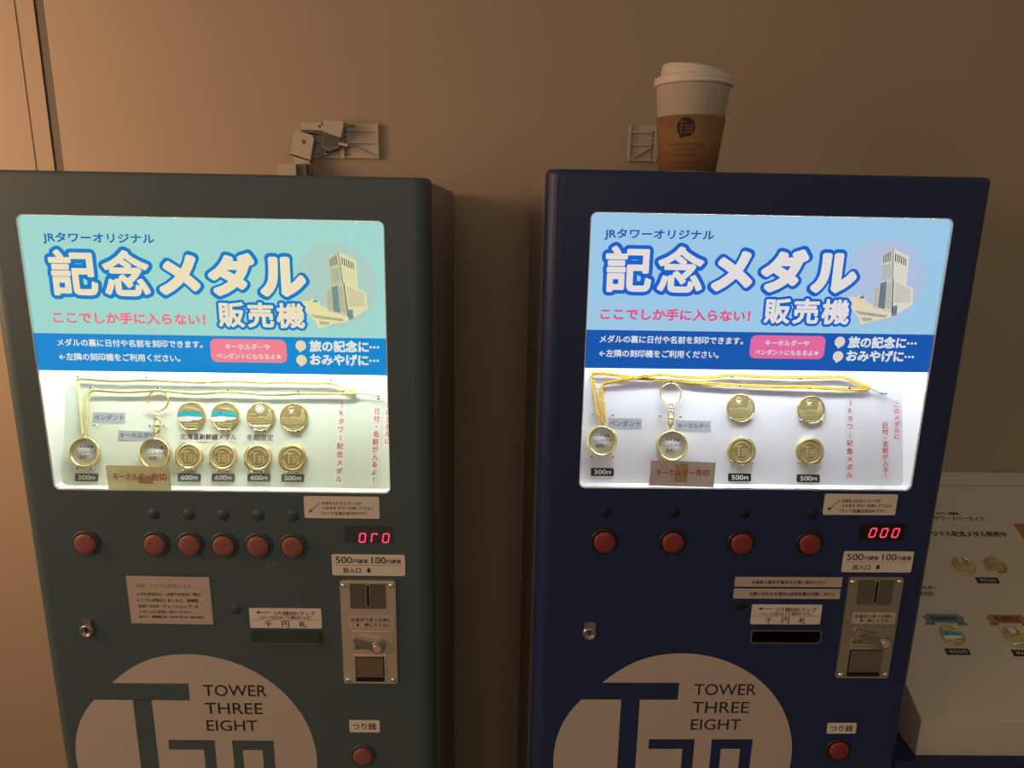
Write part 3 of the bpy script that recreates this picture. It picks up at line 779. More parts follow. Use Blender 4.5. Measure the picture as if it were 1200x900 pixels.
    for a_ in ((127.4, 662, 169.4, 675.8), (169.4, 662, 183.4, 772), (127.4, 709, 169.4, 723), (127.4, 758, 169.4, 772), (216.6, 662, 240.4, 675.8), (204.4, 662, 216.6, 772), (240.4, 662, 254.6, 772), (216.6, 709, 240.4, 723), (216.6, 758, 240.4, 772)): nb(*a_)
    e2 = 0 if L else 17.5
    for body, x0, x1, va, vb_ in (('TOWER', 175.6, 250.6, 584.9, 600.3), ('THREE', 175.4, 244.2, 609.6, 624.8), ('EIGHT', 175.6, 236.4, 633.6, 648.6)):
        text(mb, body, x0 + e2, -vb_, x1 + e2, -va, 0.5, INK, fit='b', bold=.06)
    mb.build('emblem', t, fr, 'large round cream emblem with cut-out strokes and the words TOWER THREE EIGHT')
    bx, bv = (362.6, 682.4) if L else (377.9, 676.7)
    button(bx, bv, 'coin_return_button', 12.3)
    return mw, fr, bf

ML = machine('L')
MR = machine('R')

# ------------------------------------------------------------------ things inside the windows
def at_board(M, x, y, z=0.0, rot=0.0):
    mw, fr, bf = M
    return mw @ unscale(bf) @ Matrix.Translation((x * .001, y * .001, z * .001)) @ Matrix.Rotation(rot, 4, 'Z')

RM = 16.1      # medal radius, mm
def disc(mb, r=RM, field=GOLDF):
    mb.lathe([(0.001, 0), (r - .5, 0), (r, .5), (r, 2.0), (r - .4, 2.5), (r - 1.0, 2.5), (r - 1.3, 2.1)], GOLDP, 64)
    mb.lathe([(r - 1.3, 2.1), (0.001, 2.1)], field, 64)
def arcband(mb, r0, r1, a0, a1, z0, z1, m, n=24):
    pts = [(r1 * math.cos(a0 + (a1 - a0) * i / n), r1 * math.sin(a0 + (a1 - a0) * i / n)) for i in range(n + 1)]
    pts += [(r0 * math.cos(a1 + (a0 - a1) * i / n), r0 * math.sin(a1 + (a0 - a1) * i / n)) for i in range(n + 1)]
    mb.prism(pts, z0, z1, m)
def N(pts, s=RM): return [(x * s, y * s) for x, y in pts]
def tower_relief(mb, m=GOLD):
    mb.prism(N([(.46, -.18), (.78, -.22), (.78, .22), (.70, .26), (.70, .52), (.62, .60), (.52, .56), (.52, .26), (.46, .24)]), 2.0, 2.7, m)
    for i in range(5): mb.prism(N([(.53, -.1 + i * .12), (.69, -.1 + i * .12), (.69, -.07 + i * .12), (.53, -.07 + i * .12)]), 2.7, 2.85, GOLDF)
def city_relief(mb):
    mb.prism(N([(-.88, -.22), (.44, -.20), (.44, .02), (-.1, .06), (-.2, -.02), (-.86, .0)]), 2.0, 2.5, GOLD)
    for i in range(9): mb.prism(N([(-.8 + i * .13, -.17), (-.72 + i * .13, -.17), (-.72 + i * .13, -.06), (-.8 + i * .13, -.06)]), 2.5, 2.62, GOLDF)
    for i, yy in enumerate((-.34, -.46)): mb.prism(N([(-.82 + i * .06, yy), (.8 - i * .1, yy + .04), (.8 - i * .1, yy + .10), (-.82 + i * .06, yy + .06)]), 2.0, 2.45, GOLD)
    for xa, xb in ((-.6, -.3), (-.25, 0), (.05, .32), (.3, .62)): mb.prism(N([(xa - .12, -.62), (xa + .02, -.62), (xb + .04, -.5), (xb - .06, -.5)]), 2.0, 2.5, GOLD)
    mb.prism(N([(-.5, -.78), (.1, -.86), (.5, -.74), (.62, -.64), (.1, -.72), (-.4, -.68)]), 2.0, 2.5, GOLD)

def medal_front(kind):
    mb = MB(); disc(mb)
    if kind == 'train':
        for y, x0, x1, t_ in ((.72, -.46, .30, .03), (.62, -.56, .56, .035), (.52, -.66, .74, .03)): mb.prism(N([(x0, y), (x1, y - .20), (x1, y - .20 + t_), (x0, y + t_)]), 2.0, 2.6, ENWHITE if t_ > .03 else GOLD)
        mb.prism(N([(-.92, .26), (-.5, .33), (.40, .30), (.70, .20), (.84, .02), (.78, -.06), (.30, -.04), (-.2, .02), (-.92, -.06)]), 2.0, 2.7, TEAL)
        mb.prism(N([(-.52, .20), (-.26, .22), (-.18, .28), (-.48, .28)]), 2.7, 2.8, INKB)
        mb.prism(N([(-.92, -.06), (-.2, .02), (.30, -.04), (.78, -.06), (.72, -.20), (.44, -.30), (.2, -.24), (-.1, -.40), (-.86, -.38)]), 2.0, 2.65, ENWHITE)
        mb.prism(N([(-.92, -.05), (-.2, .03), (.30, -.03), (.30, -.055), (-.2, 0), (-.92, -.085)]), 2.68, 2.78, REDV)
        mb.prism(N([(-.55, -.52), (.5, -.48), (.48, -.56), (-.52, -.60)]), 2.0, 2.5, GOLD)
        for i in range(8): mb.prism(N([(-.46 + i * .12, -.72), (-.38 + i * .12, -.72), (-.38 + i * .12, -.62), (-.46 + i * .12, -.62)]), 2.0, 2.5, GOLD)
    else:
        city_relief(mb); tower_relief(mb)
        if kind == 'winter':
            for i in range(6):
                a = i * PI / 3
                c, s = math.cos(a), math.sin(a)
                mb.prism([(-.08 * RM + (x * c - y * s) * RM, .56 * RM + (x * s + y * c) * RM) for x, y in ((0, -.05), (.20, -.05), (.24, -.13), (.30, -.09), (.28, 0), (.30, .09), (.24, .13), (.20, .05), (0, .05))], 2.0, 2.6, ENWHITE)
            mb.prism(N([(-.74, -.58), (.5, -.56), (.74, -.50), (.62, -.70), (.1, -.66), (-.3, -.74), (-.62, -.70)]), 2.5, 2.8, ENWHITE)
            mb.prism(N([(-.88, .14), (-.4, .16), (-.3, .24), (-.7, .22)]), 2.0, 2.5, GOLD)
        else:
            mb.lathe([(.20 * RM, 2.0), (.20 * RM, 2.6), (.16 * RM, 2.6), (.16 * RM, 2.3), (0.001, 2.4)], GOLD, 28, -.18 * RM, .56 * RM)
            mb.prism(N([(-.46, .26), (-.2, .24), (.14, .26), (.1, .32), (-.1, .38), (-.3, .33)]), 2.0, 2.5, GOLD)
    return mb
def medal_back(worn=False):
    mb = MB(); disc(mb, field=GOLDF)
    mb.lathe([(RM * .74, 2.1), (RM * .74, 2.55), (RM * .93, 2.4), (RM * .93, 2.1)], GOLD if not worn else GOLDF, 64)
    arcband(mb, RM * .58, RM * .66, math.radians(20), math.radians(160), 2.0, 2.9, GOLD)
    arcband(mb, RM * .58, RM * .66, math.radians(190), math.radians(235), 2.0, 2.9, GOLD)
    arcband(mb, RM * .54, RM * .60, math.radians(250), math.radians(350), 2.0, 2.9, GOLD)
    mb.prism(N([(-.44, -.50), (-.20, -.62), (-.40, -.70)]), 2.0, 2.9, GOLD)
    S = lambda x0, y0, x1, y1: mb.prism(N([(x0, y0), (x1, y0), (x1, y1), (x0, y1)]), 2.0, 2.95, GOLD)
    S(-.42, .30, .02, .38); S(-.27, -.38, -.19, .30)                       # T
    for y in (.08, -.12, -.34): S(-.12, y, .10, y + .06)                       # 3
    S(.06, -.34, .12, .14)
    for y in (.08, -.12, -.34): S(.20, y, .40, y + .06)                       # 8
    S(.18, -.34, .24, .14); S(.36, -.34, .42, .14)
    return mb
protos = {}
def medal(M, x, y, kind, label, group):
    if kind not in protos:
        b = (medal_back(kind == 'backworn') if kind.startswith('back') else medal_front(kind))
        o = b.build('medal'); protos[kind] = o
    else:
        o = protos[kind].copy(); C.objects.link(o)
    o.matrix_world = at_board(M, x, y, 0.6)
    tag(o, label, 'medal', group)
GL, GR = 'medals on the left machine board', 'medals on the right machine board'
medal(ML, 175.7, 78.7, 'train', 'gold medal with teal bullet train, leftmost in the top row of the left machine', GL)
medal(ML, 213.7, 79.0, 'train', 'gold medal with teal bullet train, second in the top row, left machine', GL)
medal(ML, 253.8, 78.8, 'winter', 'gold winter medal with a white snowflake over a town, left machine', GL)
medal(ML, 291.1, 78.7, 'city', 'plain gold medal with moon and tower, rightmost in top row, left machine', GL)
medal(ML, 174.7, 33.2, 'back', 'gold emblem medal under the leftmost bullet train medal, left machine', GL)
medal(ML, 212.8, 33.3, 'back', 'gold emblem medal under the second bullet train medal, left machine', GL)
medal(ML, 252.1, 32.8, 'back', 'gold emblem medal under the snowflake medal, left machine', GL)
medal(ML, 290.7, 32.8, 'backworn', 'gold emblem medal over the 500 yen tag in the left machine', GL)
medal(MR, 230.0, 87.3, 'city', 'gold medal with moon and tower, upper left of four in right machine', GR)
medal(MR, 310.6, 86.1, 'city', 'gold medal with moon and tower, upper right of four in right machine', GR)
medal(MR, 230.7, 38.9, 'backworn', 'gold emblem medal, lower left of four in the right machine', GR)
medal(MR, 308.6, 38.9, 'backworn', 'gold emblem medal, lower right of four in the right machine', GR)

def holder(mb_frame, mb_insert, cx, cy, r=17.2):
    mb_frame.lathe([(r - 3.4, 1.5), (r - .8, .5), (r, 1.6), (r, 5.0), (r - .9, 6.0), (r - 2.4, 5.6), (r - 3.2, 3.4)], GOLDP, 64, cx, cy, closed=True)
    mb_frame.torus(cx, cy + r + 1.6, 3.4, 2.0, .6, GOLDP, 18, 8)
    x, y = cx + .9, cy + .9
    mb_insert.lathe([(0.001, 1.9), (r - 3.2, 1.9), (r - 3.2, 2.6), (0.001, 2.6)], INSERT, 48, cx, cy)
    text(mb_insert, 'メダルを', x - 7.6, y + 3.4, x + 8.0, y + 8.2, 2.75, INK, bold=.08)
    text(mb_insert, 'ここにハメ', x - 10.4, y - 2.0, x + 10.0, y + 2.8, 2.75, INK, bold=.08)
    text(mb_insert, '込む', x - 7.6, y - 8.4, x + 1.8, y - 3.2, 2.75, INK, bold=.08)

def resample(pts, step):
    out = [Vector(pts[0])]; acc = 0.0
    for a, b in zip(pts, pts[1:]):
        a, b = Vector(a), Vector(b); L = (b - a).length; pos = step - acc
        while pos <= L:
            out.append(a + (b - a) * (pos / L)); pos += step
        acc = (acc + L) % step if L else acc
        acc = L - (pos - step)
    return out
def smooth(pts, it=2):
    for _ in range(it):
        q = [pts[0]]
        for a, b in zip(pts, pts[1:]):
            q.append(tuple(a[i] * .75 + b[i] * .25 for i in range(3))); q.append(tuple(a[i] * .25 + b[i] * .75 for i in range(3)))
        q.append(pts[-1]); pts = q
    return pts
def chain(mb, pts, w, step, m):
    P = resample(smooth(pts), step)
    for i in range(1, len(P) - 1):
        d = (P[i + 1] - P[i - 1]).normalized(); n = Vector((-d.y, d.x, 0)); z = Vector((0, 0, 1))
        s = 1 if i % 2 else -1
        b = (n * .80 + z * .60 * s).normalized()
        a = (d + n * .35).normalized(); c = a.cross(b)
        m3 = Matrix((a, b, c)).transposed()
        mb.torus(P[i].x, P[i].y, P[i].z, w * .46, w * .25, m, 9, 5, m3, 1.25)

def necklace(M, pc, runs, wirepts, w, label):
    t = thing('pendant_necklace', label, 'necklace', at_board(M, pc[0], pc[1], 0.6))
    rel = lambda P: [(x - pc[0], y - pc[1], z) for x, y, z in P]
    f, ins = MB(), MB(); holder(f, ins, 0, 0)
    f.build('pendant_frame', t); ins.build('insert', t, None, 'grey paper disc with three lines of print')
    c = MB()
    for r in runs: chain(c, rel(r), w, w * .64, GOLDC if w < 3 else GOLDY)
    c.build('chain', t)
    if wirepts:
        b = MB()
        for q in wirepts: b.tube(rel(q), .35, WIRE, 6)
        b.build('wire_tie', t)
Z = 3.4
necklace(ML, (59.6, 36.2),
  [[(57.0, 56.5, Z), (53, 84, Z), (49.2, 108, Z), (46.2, 116.8, Z), (49.0, 119.4, Z + 1), (70, 117.4, Z), (96, 116.4, Z), (124.6, 119.0, Z + 1), (160, 116.6, Z), (195, 116.6, Z), (224, 119.2, Z + 1), (255, 116.6, Z), (283, 118.4, Z + 1), (310, 117.2, Z), (332, 118.6, Z + 1), (348, 112.4, Z), (362.6, 107.2, Z)],
   [(60.6, 56.5, Z), (60.2, 80, Z), (60.4, 101, Z), (63.8, 107.0, Z + 1), (90, 104.0, Z), (115, 104.8, Z), (138.4, 107.4, Z + 1), (160, 104.6, Z), (190, 103.6, Z), (216.8, 107.0, Z + 1), (252, 103.6, Z), (280, 103.8, Z), (296, 106.2, Z + 1), (320, 105.6, Z), (346, 106.2, Z + 1), (362.6, 106.8, Z)]],
  [[(362.6, 107, Z), (374, 106.4, 3.4), (386.0, 104.4, 4)], [(362.6, 107, Z), (374, 105.4, 3.4), (386.2, 101.4, 4)]], 2.5,
  'gold pendant on a thin gold chain, at the far left of the left machine window')
necklace(MR, (71.7, 48.4),
  [[(70.8, 68.6, Z), (67.6, 82, Z), (64.4, 100, Z), (61.2, 115.5, Z), (59.8, 122.0, Z), (63.0, 125.2, Z + 1), (91, 122.4, Z), (115, 119.2, Z), (140, 117.6, Z), (164, 117.0, Z), (188, 114.6, Z), (208, 113.6, Z), (228, 112.8, Z), (268, 111.3, Z), (308, 112.4, Z + 1), (340, 110.0, Z), (360, 110.2, Z), (378.6, 110.7, Z)],
   [(74.6, 68.6, Z), (73.0, 84, Z), (71.4, 100, Z), (70.8, 108, Z), (73.6, 113.4, Z), (91, 116.6, Z + 1.4), (115, 121.2, Z + 2.6), (139.6, 124.4, Z + 2.2), (164, 121.2, Z + 1.6), (188.6, 121.6, Z), (208, 123.0, Z), (219.6, 124.8, Z + 1), (252, 123.0, Z), (298, 122.8, Z + 1), (341, 124.2, Z), (350, 123.4, Z), (366, 116.4, Z), (378.6, 110.9, Z)]],
  [[(378.6, 110.9, Z), (386, 106.6, 3), (396.4, 105.6, 4)], [(378.6, 110.9, Z), (388, 108.2, 3.2), (391, 105.4, 4)]], 3.1,
  'gold pendant on a thick twisted gold chain, far left in the right machine window')

def keyholder(M, kc, rc, label):
    t = thing('key_holder', label, 'key holder', at_board(M, kc[0], kc[1], 0.6))
    rx, ry = rc[0] - kc[0], rc[1] - kc[1]
    f, ins = MB(), MB(); holder(f, ins, 0, 0, 17.6)
    f.build('medal_frame', t); ins.build('insert', t, None, 'grey paper disc with three lines of print')
    r = MB()
    for dz in (0, 1.3): r.torus(rx, ry, 2.4 + dz, 11.6, .78, GOLDP, 56, 8)
    r.build('split_ring', t)
    c = MB()
    y1, y0 = ry - 12.6, 19.6
    ym = (y1 + y0) / 2
    c.torus(rx, y1 - 1.0, 3.4, 1.9, .6, GOLDP, 18, 8)
    c.tube([(rx, y1 - 2.4, 3.4), (rx, y1 - 5, 3.4)], [1.7, 1.3], GOLDP, 12)
    R3 = Matrix.Rotation(0, 3, 'Z')
    c.torus(rx, ym + 2.2, 3.4, 3.2, 1.0, GOLDP, 26, 10, Matrix(((1, 0, 0), (0, 1.35, 0), (0, 0, 1))))
    c.torus(rx, ym - 5.2, 3.4, 3.0, .9, GOLDP, 26, 10, Matrix(((1, 0, 0), (0, 1.6, 0), (0, 0, 1))))
    c.tube([(rx - 3.2, ym - 1.4, 3.4), (rx + 3.2, ym - 1.4, 3.4)], 1.3, GOLDP, 12)
    c.tube([(rx - 2.8, ym - 4.0, 4.2), (rx + 2.4, ym - 8.0, 4.2)], .8, GOLDP, 10)
    c.torus((rx) / 2, y0 + .6, 3.4, 2.0, .6, GOLDP, 18, 8)
    c.build('clasp', t)
keyholder(ML, (137.4, 36.0), (138.5, 95.6), 'gold key holder with split ring in the left machine, hung under the chain')
keyholder(MR, (150.8, 43.8), (149.5, 102.6), 'gold key holder with split ring in the right machine, behind the sold-out note')

# sold-out notes taped on the outside of the panes
def note(M, quad, tape, tx, label, col):
    mw, fr, bf = M
    cx = sum(p[0] for p in quad) / 4; cv = sum(p[1] for p in quad) / 4
    t = thing('sold_out_note', label, 'note', mw @ unscale(fr) @ Matrix.Translation((cx * .001, -cv * .001, 0)), 'sold-out notes')
    mb = MB()
    PM = paper('note_paper_' + ('warm' if M is ML else 'grey'), col, 0.78 if M is ML else 0.68)
    mb.prism([(x - cx, -(v - cv)) for x, v in quad], 0.15, 0.4, PM)
    text(mb, 'キーホルダー', tx[0] - cx, -(tx[3] - cv), tx[4] - cx, -(tx[1] - cv), 0.55, INKR, fit='b', bold=.1)
    text(mb, '売切', tx[4] + 1.0 - cx, -(tx[3] - cv), tx[2] - cx, -(tx[1] - cv), 0.55, INKR, fit='b', bold=.12)
    mb.build('paper_slip', t)
    mb = MB(); mb.prism([(x - cx, -(v - cv)) for x, v in tape], 0.42, 0.5, mat('brown_tape', (0.50, 0.38, 0.20), .35)); mb.build('tape', t, None, 'strip of brownish clear tape')
note(ML, [(92.2, 309.6), (162.2, 310.8), (161.6, 339.6), (92.6, 338.6)], [(125.5, 323.5), (143, 323.6), (141.4, 331.2), (127.0, 330.4)], (99.4, 318.6, 157.4, 327.0, 139.6),
     'paper sold-out note taped low on the left machine window', (0.92, 0.90, 0.74))
note(MR, [(123.4, 304.4), (195.0, 306.4), (194.6, 335.4), (122.4, 333.8)], [(150.6, 308.6), (164.6, 308.8), (164.0, 330.0), (150.0, 329.6)], (129.6, 314.4, 188.4, 322.4, 171.8),
     'paper sold-out note taped low on the right machine window', (0.80, 0.73, 0.68))

# ------------------------------------------------------------------ paper cup on the right machine
def cup():
    base = Vector((0.7445, 0.145, TOP + 0.0108))
    t = thing('paper_coffee_cup', 'white paper coffee cup with brown sleeve on top of the right machine', 'cup', Matrix.Translation(base))
    rb, rt, h = 31.0, 42.4, 104.0
    R = lambda z: rb + (rt - rb) * z / h
    mb = MB()
    mb.lathe([(0.001, 3), (rb - 1.2, 3), (rb - 1.2, 0), (rb, 0), (rt, h), (rt + 1.4, h + .6), (rt + 1.4, h + 2.4), (rt - .8, h + 2.4), (rt - 1.0, h - 1)], CUPW, 72)
    mb.build('cup_body', t)
    z0, z1 = 8.0, 68.5
    mb = MB()
    mb.lathe([(R(z0) + .3, z0), (R(z0) + 1.5, z0), (R(z1) + 1.5, z1), (R(z1) + .3, z1)], KRAFT, 72, closed=True)
    fl = MB()
    cz = 55.0
    for i in range(16):
        xa, xb = -10.6 + 21.2 * i / 16, -10.6 + 21.2 * (i + 1) / 16
        ya, yb = math.sqrt(max(0, 10.6 ** 2 - xa * xa)) + .01, math.sqrt(max(0, 10.6 ** 2 - xb * xb)) + .01
        flat(fl, [(xa - 1.5, cz - ya), (xb - 1.5, cz - yb), (xb - 1.5, cz + yb), (xa - 1.5, cz + ya)], 0.0, LOGOK)
    flat(fl, [(-9.5, cz - 6), (-2, cz - 10.0), (-7.0, cz - 12.4)], 0.0, LOGOK)
    Sx = lambda x0, y0, x1, y1: flat(fl, [(x0, y0), (x1, y0), (x1, y1), (x0, y1)], 0.3, KRAFT)
    Sx(-8.6, cz + 5.6, -2.2, cz + 6.6); Sx(-6.6, cz - 7, -5.6, cz + 5.8)
    for yy in (1.6, -2.2, -6.2): Sx(-3.6, cz + yy, .0, cz + yy + .7); Sx(2.6, cz + yy, 6.4, cz + yy + .7)
    Sx(-.4, cz - 6.2, .4, cz + 2.3); Sx(2.2, cz - 6.2, 3.0, cz + 2.3); Sx(5.8, cz - 6.2, 6.6, cz + 2.3)
    for body, x0, x1, zc, hh in (('FINE DRINKS & SOMETHING', -21.5, 21.0, 36.5, 2.4), ('CUP OF COFFEE', -13.0, 11.5, 31.0, 2.4), ('TOWER IN SAPPORO', -17.5, 14.0, 25.4, 2.4), ('ENJOY YOUR TIME', -16.0, 15.5, 15.6, 2.2), ('AT THE TOWER', -9.5, 9.5, 11.2, 2.0)):
        text(fl, body, x0, zc - hh / 2, x1, zc + hh / 2, 0.1, KINK, fit='b')
    vs = []
    for x, y, z in fl.v:      # wrap the print round the sleeve
        r = R(y) + 1.62 + z; a = x / (R(y) + 1.6) - 0.33
        vs.append((r * math.sin(a), -r * math.cos(a), y))
    for m_ in fl.mats: mb.mi(m_)
    o = len(mb.v); mb.v += vs
    for f, i in zip(fl.f, fl.m): mb.f.append(tuple(o + j for j in f)); mb.m.append(mb.mi(fl.mats[i])); mb.s.append(False)
    mb.build('sleeve', t, None, 'brown kraft sleeve with a dark round logo and small print')
    mb = MB()
    zl = h + 1.0
    seg = 72
    prof = [(rt - .6, zl - 2), (rt + 2.6, zl - 2.4), (rt + 3.2, zl), (rt + 2.4, zl + 1.6), (rt + 2.0, zl + 2.4), (rt + 2.8, zl + 3.6), (rt + 2.6, zl + 6.0), (rt + .6, zl + 7.6), (rt - 3.4, zl + 8.4), (rt - 4.2, zl + 10), (rt - 5.4, zl + 21), (rt - 6.4, zl + 22.8), (rt - 8.0, zl + 23.2), (rt - 10.0, zl + 21.6), (rt - 13, zl + 16.5), (0.001, zl + 16)]
    vs, fs = [], []
    n = len(prof)
    for i in range(seg):
        a = 2 * PI * i / seg
        for r, z in prof:
            x, y = r * math.cos(a), r * math.sin(a)
            if z > zl + 9: z = z - 11.0 * max(0, min(1, .5 + (x - .25 * y) / (2 * rt))) ** 1.1 * (z - zl - 9) / 14
            vs.append((x, y, z))
    for i in range(seg):
        j = (i + 1) % seg
        for q in range(n - 1): fs.append((i * n + q, j * n + q, j * n + q + 1, i * n + q + 1))
    mb.add(vs, fs, LIDW, True)
    mb.build('lid', t, None, 'white domed plastic lid')
cup()

# ------------------------------------------------------------------ anti-tip brackets on the wall behind the machines
wf = frame(0, WY, TOP)
def ribbed_plate(mb, x0, y0, x1, y1, flip=1):
    mb.rect(x0, y0, x1, y1, 0, 2.2, PLATE, 1)
    n = 1.3
    xm = (x0 + x1) / 2
    mb.rect(xm - 3.4, y0, xm + 3.4, y1, 2.2, 7.0, PLATE, .6)
    for i in range(7): mb.rect(xm - 6.4, y0 + 6 + i * 6.2, xm - 3.4, y0 + 8.6 + i * 6.2, 2.2, 6, PLATED); mb.rect(xm + 3.4, y0 + 6 + i * 6.2, xm + 6.4, y0 + 8.6 + i * 6.2, 2.2, 6, PLATED)
    H = y1 - y0
    for s in (-1, 1):
        xe = x1 - 2 if s > 0 else x0 + 2
        for yy in (.02, .44, .78): mb.rect(xm + s * 6, y0 + yy * H, xe, y0 + yy * H + 2.2, 2.2, 6.2, PLATE)
        mb.rect(xe - 1.2, y0, xe + 1.2, y1, 2.2, 7.2, PLATE, .5)
        a = Vector((xm + s * 6, y0 + .42 * H)); b = Vector((xe, y0 + .03 * H)); d = (b - a).normalized(); q = Vector((-d.y, d.x)) * 1.1
        mb.prism([tuple(a - q), tuple(b - q), tuple(b + q), tuple(a + q)], 2.2, 6.0, PLATE)
    for i in range(3): mb.rect(xm + 9 + i * 4, y1 - 6, xm + 11 + i * 4, y1 - 1.5, 2.2, 3.2, PLATED)

org = (0.262, WY, TOP + 0.06)
t = thing('safety_bracket', 'beige resin wall bracket with buckle and pads above the left machine', 'bracket', Matrix.Translation(org), 'wall safety brackets')
bf_ = frame(-org[0], 0, -0.06)
mb = MB(); ribbed_plate(mb, 217, 45, 331, 97); mb.build('wall_plate', t, bf_)
mb = MB()
mb.prism([(249, 83), (251, 99), (282, 97), (276, 74), (262, 78)], 9, 24, PLATE)
mb.build('cap_block', t, bf_)
mb = MB()
mb.prism([(243, 60), (246, 79), (259, 82), (273, 77), (272, 60), (256, 54)], 4, 16, PLATED)
for i in range(8): mb.rect(247 + i * 3, 62, 248.4 + i * 3, 78, 16, 16.8, PLATED)
mb.prism([(271, 68), (285, 65.4), (284.6, 61.6), (271, 64)], 6, 18, PLATE)
mb.prism([(240, 47), (250, 49), (251, 60), (242, 62)], 4, 12, PLATED)
mb.lathe([(1.8, 12), (1.6, 13), (0.001, 13.4)], CHROME, 12, 250.5, 50.5)
mb.build('buckle', t, bf_, 'dark grey ribbed buckle')
mb = MB()
mb.prism([(207, 84), (232, 77), (235, 72), (228, 41), (197, 50)], 10, 22, PLATE)
mb.prism([(197, 50), (228, 41), (227.4, 38.6), (196.4, 47.6)], 9, 20, PLATED); mb.prism([(197, 50), (194.8, 50.8), (203.4, 74), (205.4, 73)], 9, 18, PLATED)
mb.prism([(214, 85), (226, 85), (252, 82), (252, 79), (228, 81.4), (214, 81)], 6, 12, PLATED)
mb.lathe([(3.2, 22.0), (3.2, 22.3), (0.001, 22.3)], PLATED, 16, 219, 67)
mb.prism([(214, 86), (214, 96), (243, 97), (248, 85)], 3, 10, PLATE)
mb.lathe([(2.2, 10), (2.2, 10.3), (0.001, 10.3)], PLATED, 16, 241, 91)
mb.prism([(200, 48), (226, 40), (227, 20), (206, 20)], 12, 20, PLATE)
mb.build('strap_arm', t, bf_)
mb = MB()
mb.prism([(184, 1), (212, 1), (212, 33), (184, 33)], 12, 46, PLATE); mb.prism([(212, 1), (226, 1), (226, 34), (212, 33)], 12, 40, PLATED)
mb.build('top_pad', t, bf_)

org = (0.757, WY, TOP + 0.07)
t = thing('safety_bracket', 'beige ribbed wall bracket half hidden behind the coffee cup', 'bracket', Matrix.Translation(org), 'wall safety brackets')
mb = MB(); ribbed_plate(mb, 717, 49, 803, 103); mb.build('wall_plate', t, frame(-org[0], 0, -0.07))

# ------------------------------------------------------------------ sloped medal display on a navy cabinet at the right
zt = TOP - 0.7125
t = thing('storage_cabinet', 'dark navy cabinet under the sloped display, right of the machines', 'cabinet', Matrix.Translation((1.04, 0.03, 0)))
mb = MB(); mb.prism(rrect(0, 12, 700, 380, 4, 3), 30, zt * 1000 - 24, PAINT_R)
for fx in (40, 660):
    for fy in (50, 340): mb.lathe([(0, 0), (18, 0), (18, 6), (9, 8), (9, 31), (0, 31)], STEELD, 14, fx, fy, False)
mb.build('cabinet_body', t)
mb = MB(); mb.prism(rrect(0, 0, 704, 384, 4, 3), zt * 1000 - 24, zt * 1000, PAINT_R); mb.build('cabinet_top', t)
for i in (0, 1):
    mb = MB(); mb.rect(6 + i * 346, 60, 346 + i * 346, zt * 1000 - 34, 0, 10, PAINT_R, 2); mb.build('cabinet_door', t, frame(0, 0.012, 0))

XE, YB, ZB, KK = 1.0733, 0.04, TOP - 0.65886, 0.52989
base = Vector((XE, YB, zt))
t = thing('display_stand', 'white sloped display board of sample medals beside the right machine', 'display', Matrix.Translation(base))
zf = (ZB - zt) * 1000
mb = MB()
DW, DD = 560, 379
prof = [(0, 0), (0, zf), (DD, zf + DD * KK), (DD, 0)]
vs = [(0, y, z) for y, z in prof] + [(DW, y, z) for y, z in prof]
mb.add(vs, [(0, 3, 2, 1)[::-1] and (0, 1, 2, 3), (7, 6, 5, 4), (0, 4, 5, 1), (1, 5, 6, 2), (2, 6, 7, 3), (0, 3, 7, 4)], STANDW)
o = mb.build('stand_body', t, None, recalc=True)
bv = o.modifiers.new('soft_edges', 'BEVEL'); bv.width = 0.0012; bv.segments = 2
nn = math.sqrt(1 + KK * KK)
def slope_frame():
    m = Matrix(((1, 0, 0), (0, 1 / nn, KK / nn), (0, -KK / nn, 1 / nn))).transposed().to_4x4()
    m.translation = (0, 0, zf / 1000)
    return m @ MM
sf = slope_frame()
mb = MB()
text(mb, 'JRタワー展望室', 171.6, 333.4, 209.0, 338.4, .3, INK, bold=.15)
text(mb, 'タワースリーエイト', 163.0, 322.4, 247.6, 330.6, .3, INK, bold=.12)
text(mb, 'オリジナル記念メダル発売中', 124.0, 290.0, 267.6, 301.0, .3, INK, bold=.3)
text(mb, 'キーホルダー', 68.0, 192.6, 109.0, 199.6, .3, INK, bold=.15)
text(mb, '¥300', 78.0, 182.6, 99.0, 189.4, .3, INK, bold=.05)
for x0, x1, yy in ((0, DW, 397),): flat(mb, [(x0, yy), (x1, yy), (x1, yy + .7), (x0, yy + .7)], .25, INKM)
mb.build('lettering', t, sf)
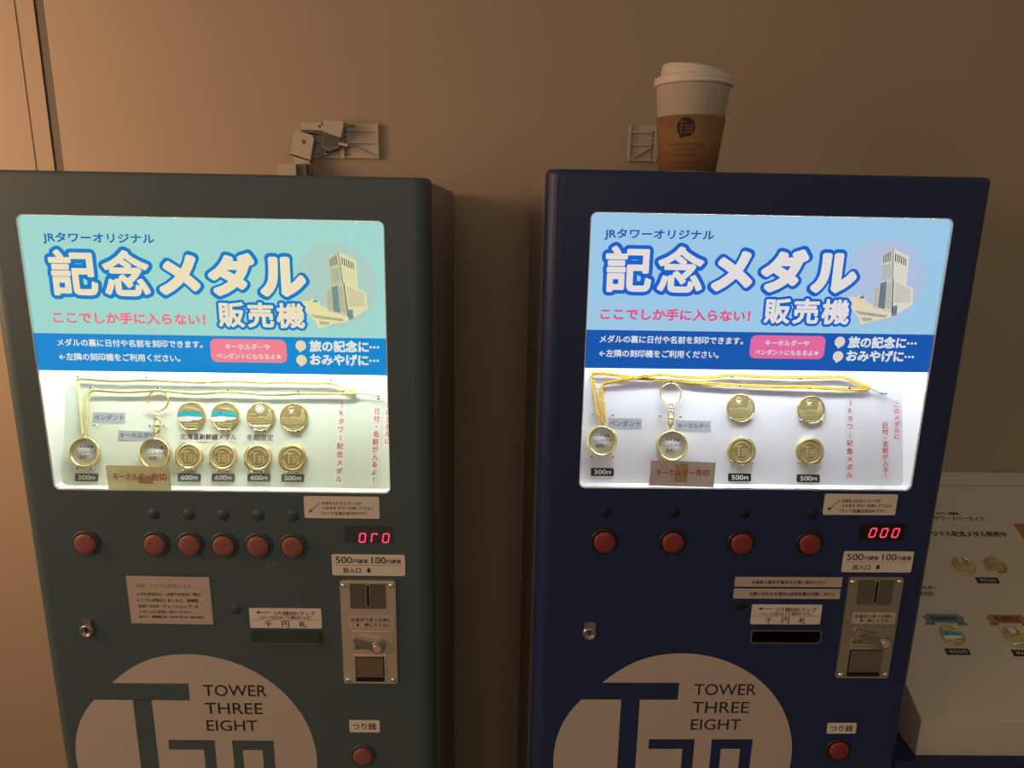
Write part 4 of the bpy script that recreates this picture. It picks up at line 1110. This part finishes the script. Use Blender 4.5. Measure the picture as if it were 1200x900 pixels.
def ribbon(x0, x1, body, col, dark, label):
    mb = MB()
    m1, m2 = mat('ribbon_' + label.split()[0], col, .6), mat('ribbon_fold_' + label.split()[0], dark, .6)
    mb.rect(x0 + 6, 138.4, x1 - 6, 152.0, .1, .4, m1)
    for s, a in ((1, x0), (-1, x1)):
        mb.prism([(a, 134.6), (a + s * 14, 134.6), (a + s * 14, 148.4), (a, 148.4), (a + s * 4, 141.6)], .0, .25, m1)
        mb.prism([(a + s * 6, 138.4), (a + s * 14, 138.4), (a + s * 14, 134.6)], .26, .35, m2)
    text(mb, body, x0 + 12, 141.0, x1 - 12, 149.4, .5, INK, bold=.1)
    mb.build('ribbon_banner', t, sf, label)
ribbon(65.0, 127.0, '北海道新幹線', (0.15, 0.22, 0.26), (0.08, 0.12, 0.14), 'teal printed ribbon banner')
ribbon(157.5, 220.0, '冬期限定', (0.42, 0.20, 0.10), (0.24, 0.10, 0.05), 'orange printed ribbon banner')
def tagp(x0, y0, x1, y1, body):
    mb = MB(); mb.rect(x0, y0, x1, y1, 0, .8, TAGB)
    text(mb, body, x0 + 4, y0 + 2.0, x1 - 4, y1 - 2.0, 1.0, mat('tag_print_grey', (0.55, 0.50, 0.44), .6), fit='b')
    mb.build('price_tag', t, sf, 'small black price tag')
tagp(176.0, 204.6, 209.4, 214.5, '¥500'); tagp(75.2, 89.5, 108.5, 98.7, '¥500'); tagp(168.6, 88.2, 202.0, 97.6, '¥600')
mb = MB(); mb.rect(290.2, 258, 362, 317, .1, .5, mat('card_orange', (0.42, 0.16, 0.05), .6, noise=(40, .3)))
mb.rect(296, 264, 356, 290, .5, .6, mat('card_brown', (0.18, 0.08, 0.04), .6)); mb.build('picture_card', t, sf, 'orange-brown printed card at the upper right of the board')
smw = Matrix.Translation(base) @ unscale(sf)
GD = 'medals on the sloped display'
for x, y, kind, lab in ((168.5, 233.8, 'city', 'gold medal on the sloped white display, upper row left'), (218.2, 234.4, 'backworn', 'gold medal on the sloped white display, upper row right'),
                        (96.1, 117.8, 'train', 'gold train medal under the teal ribbon on the sloped display'), (185.6, 116.8, 'winter', 'gold medal under the orange ribbon on the sloped display')):
    o = protos[kind].copy(); C.objects.link(o)
    o.matrix_world = smw @ Matrix.Translation((x * .001, y * .001, 0.0003))
    tag(o, lab, 'medal', GD)
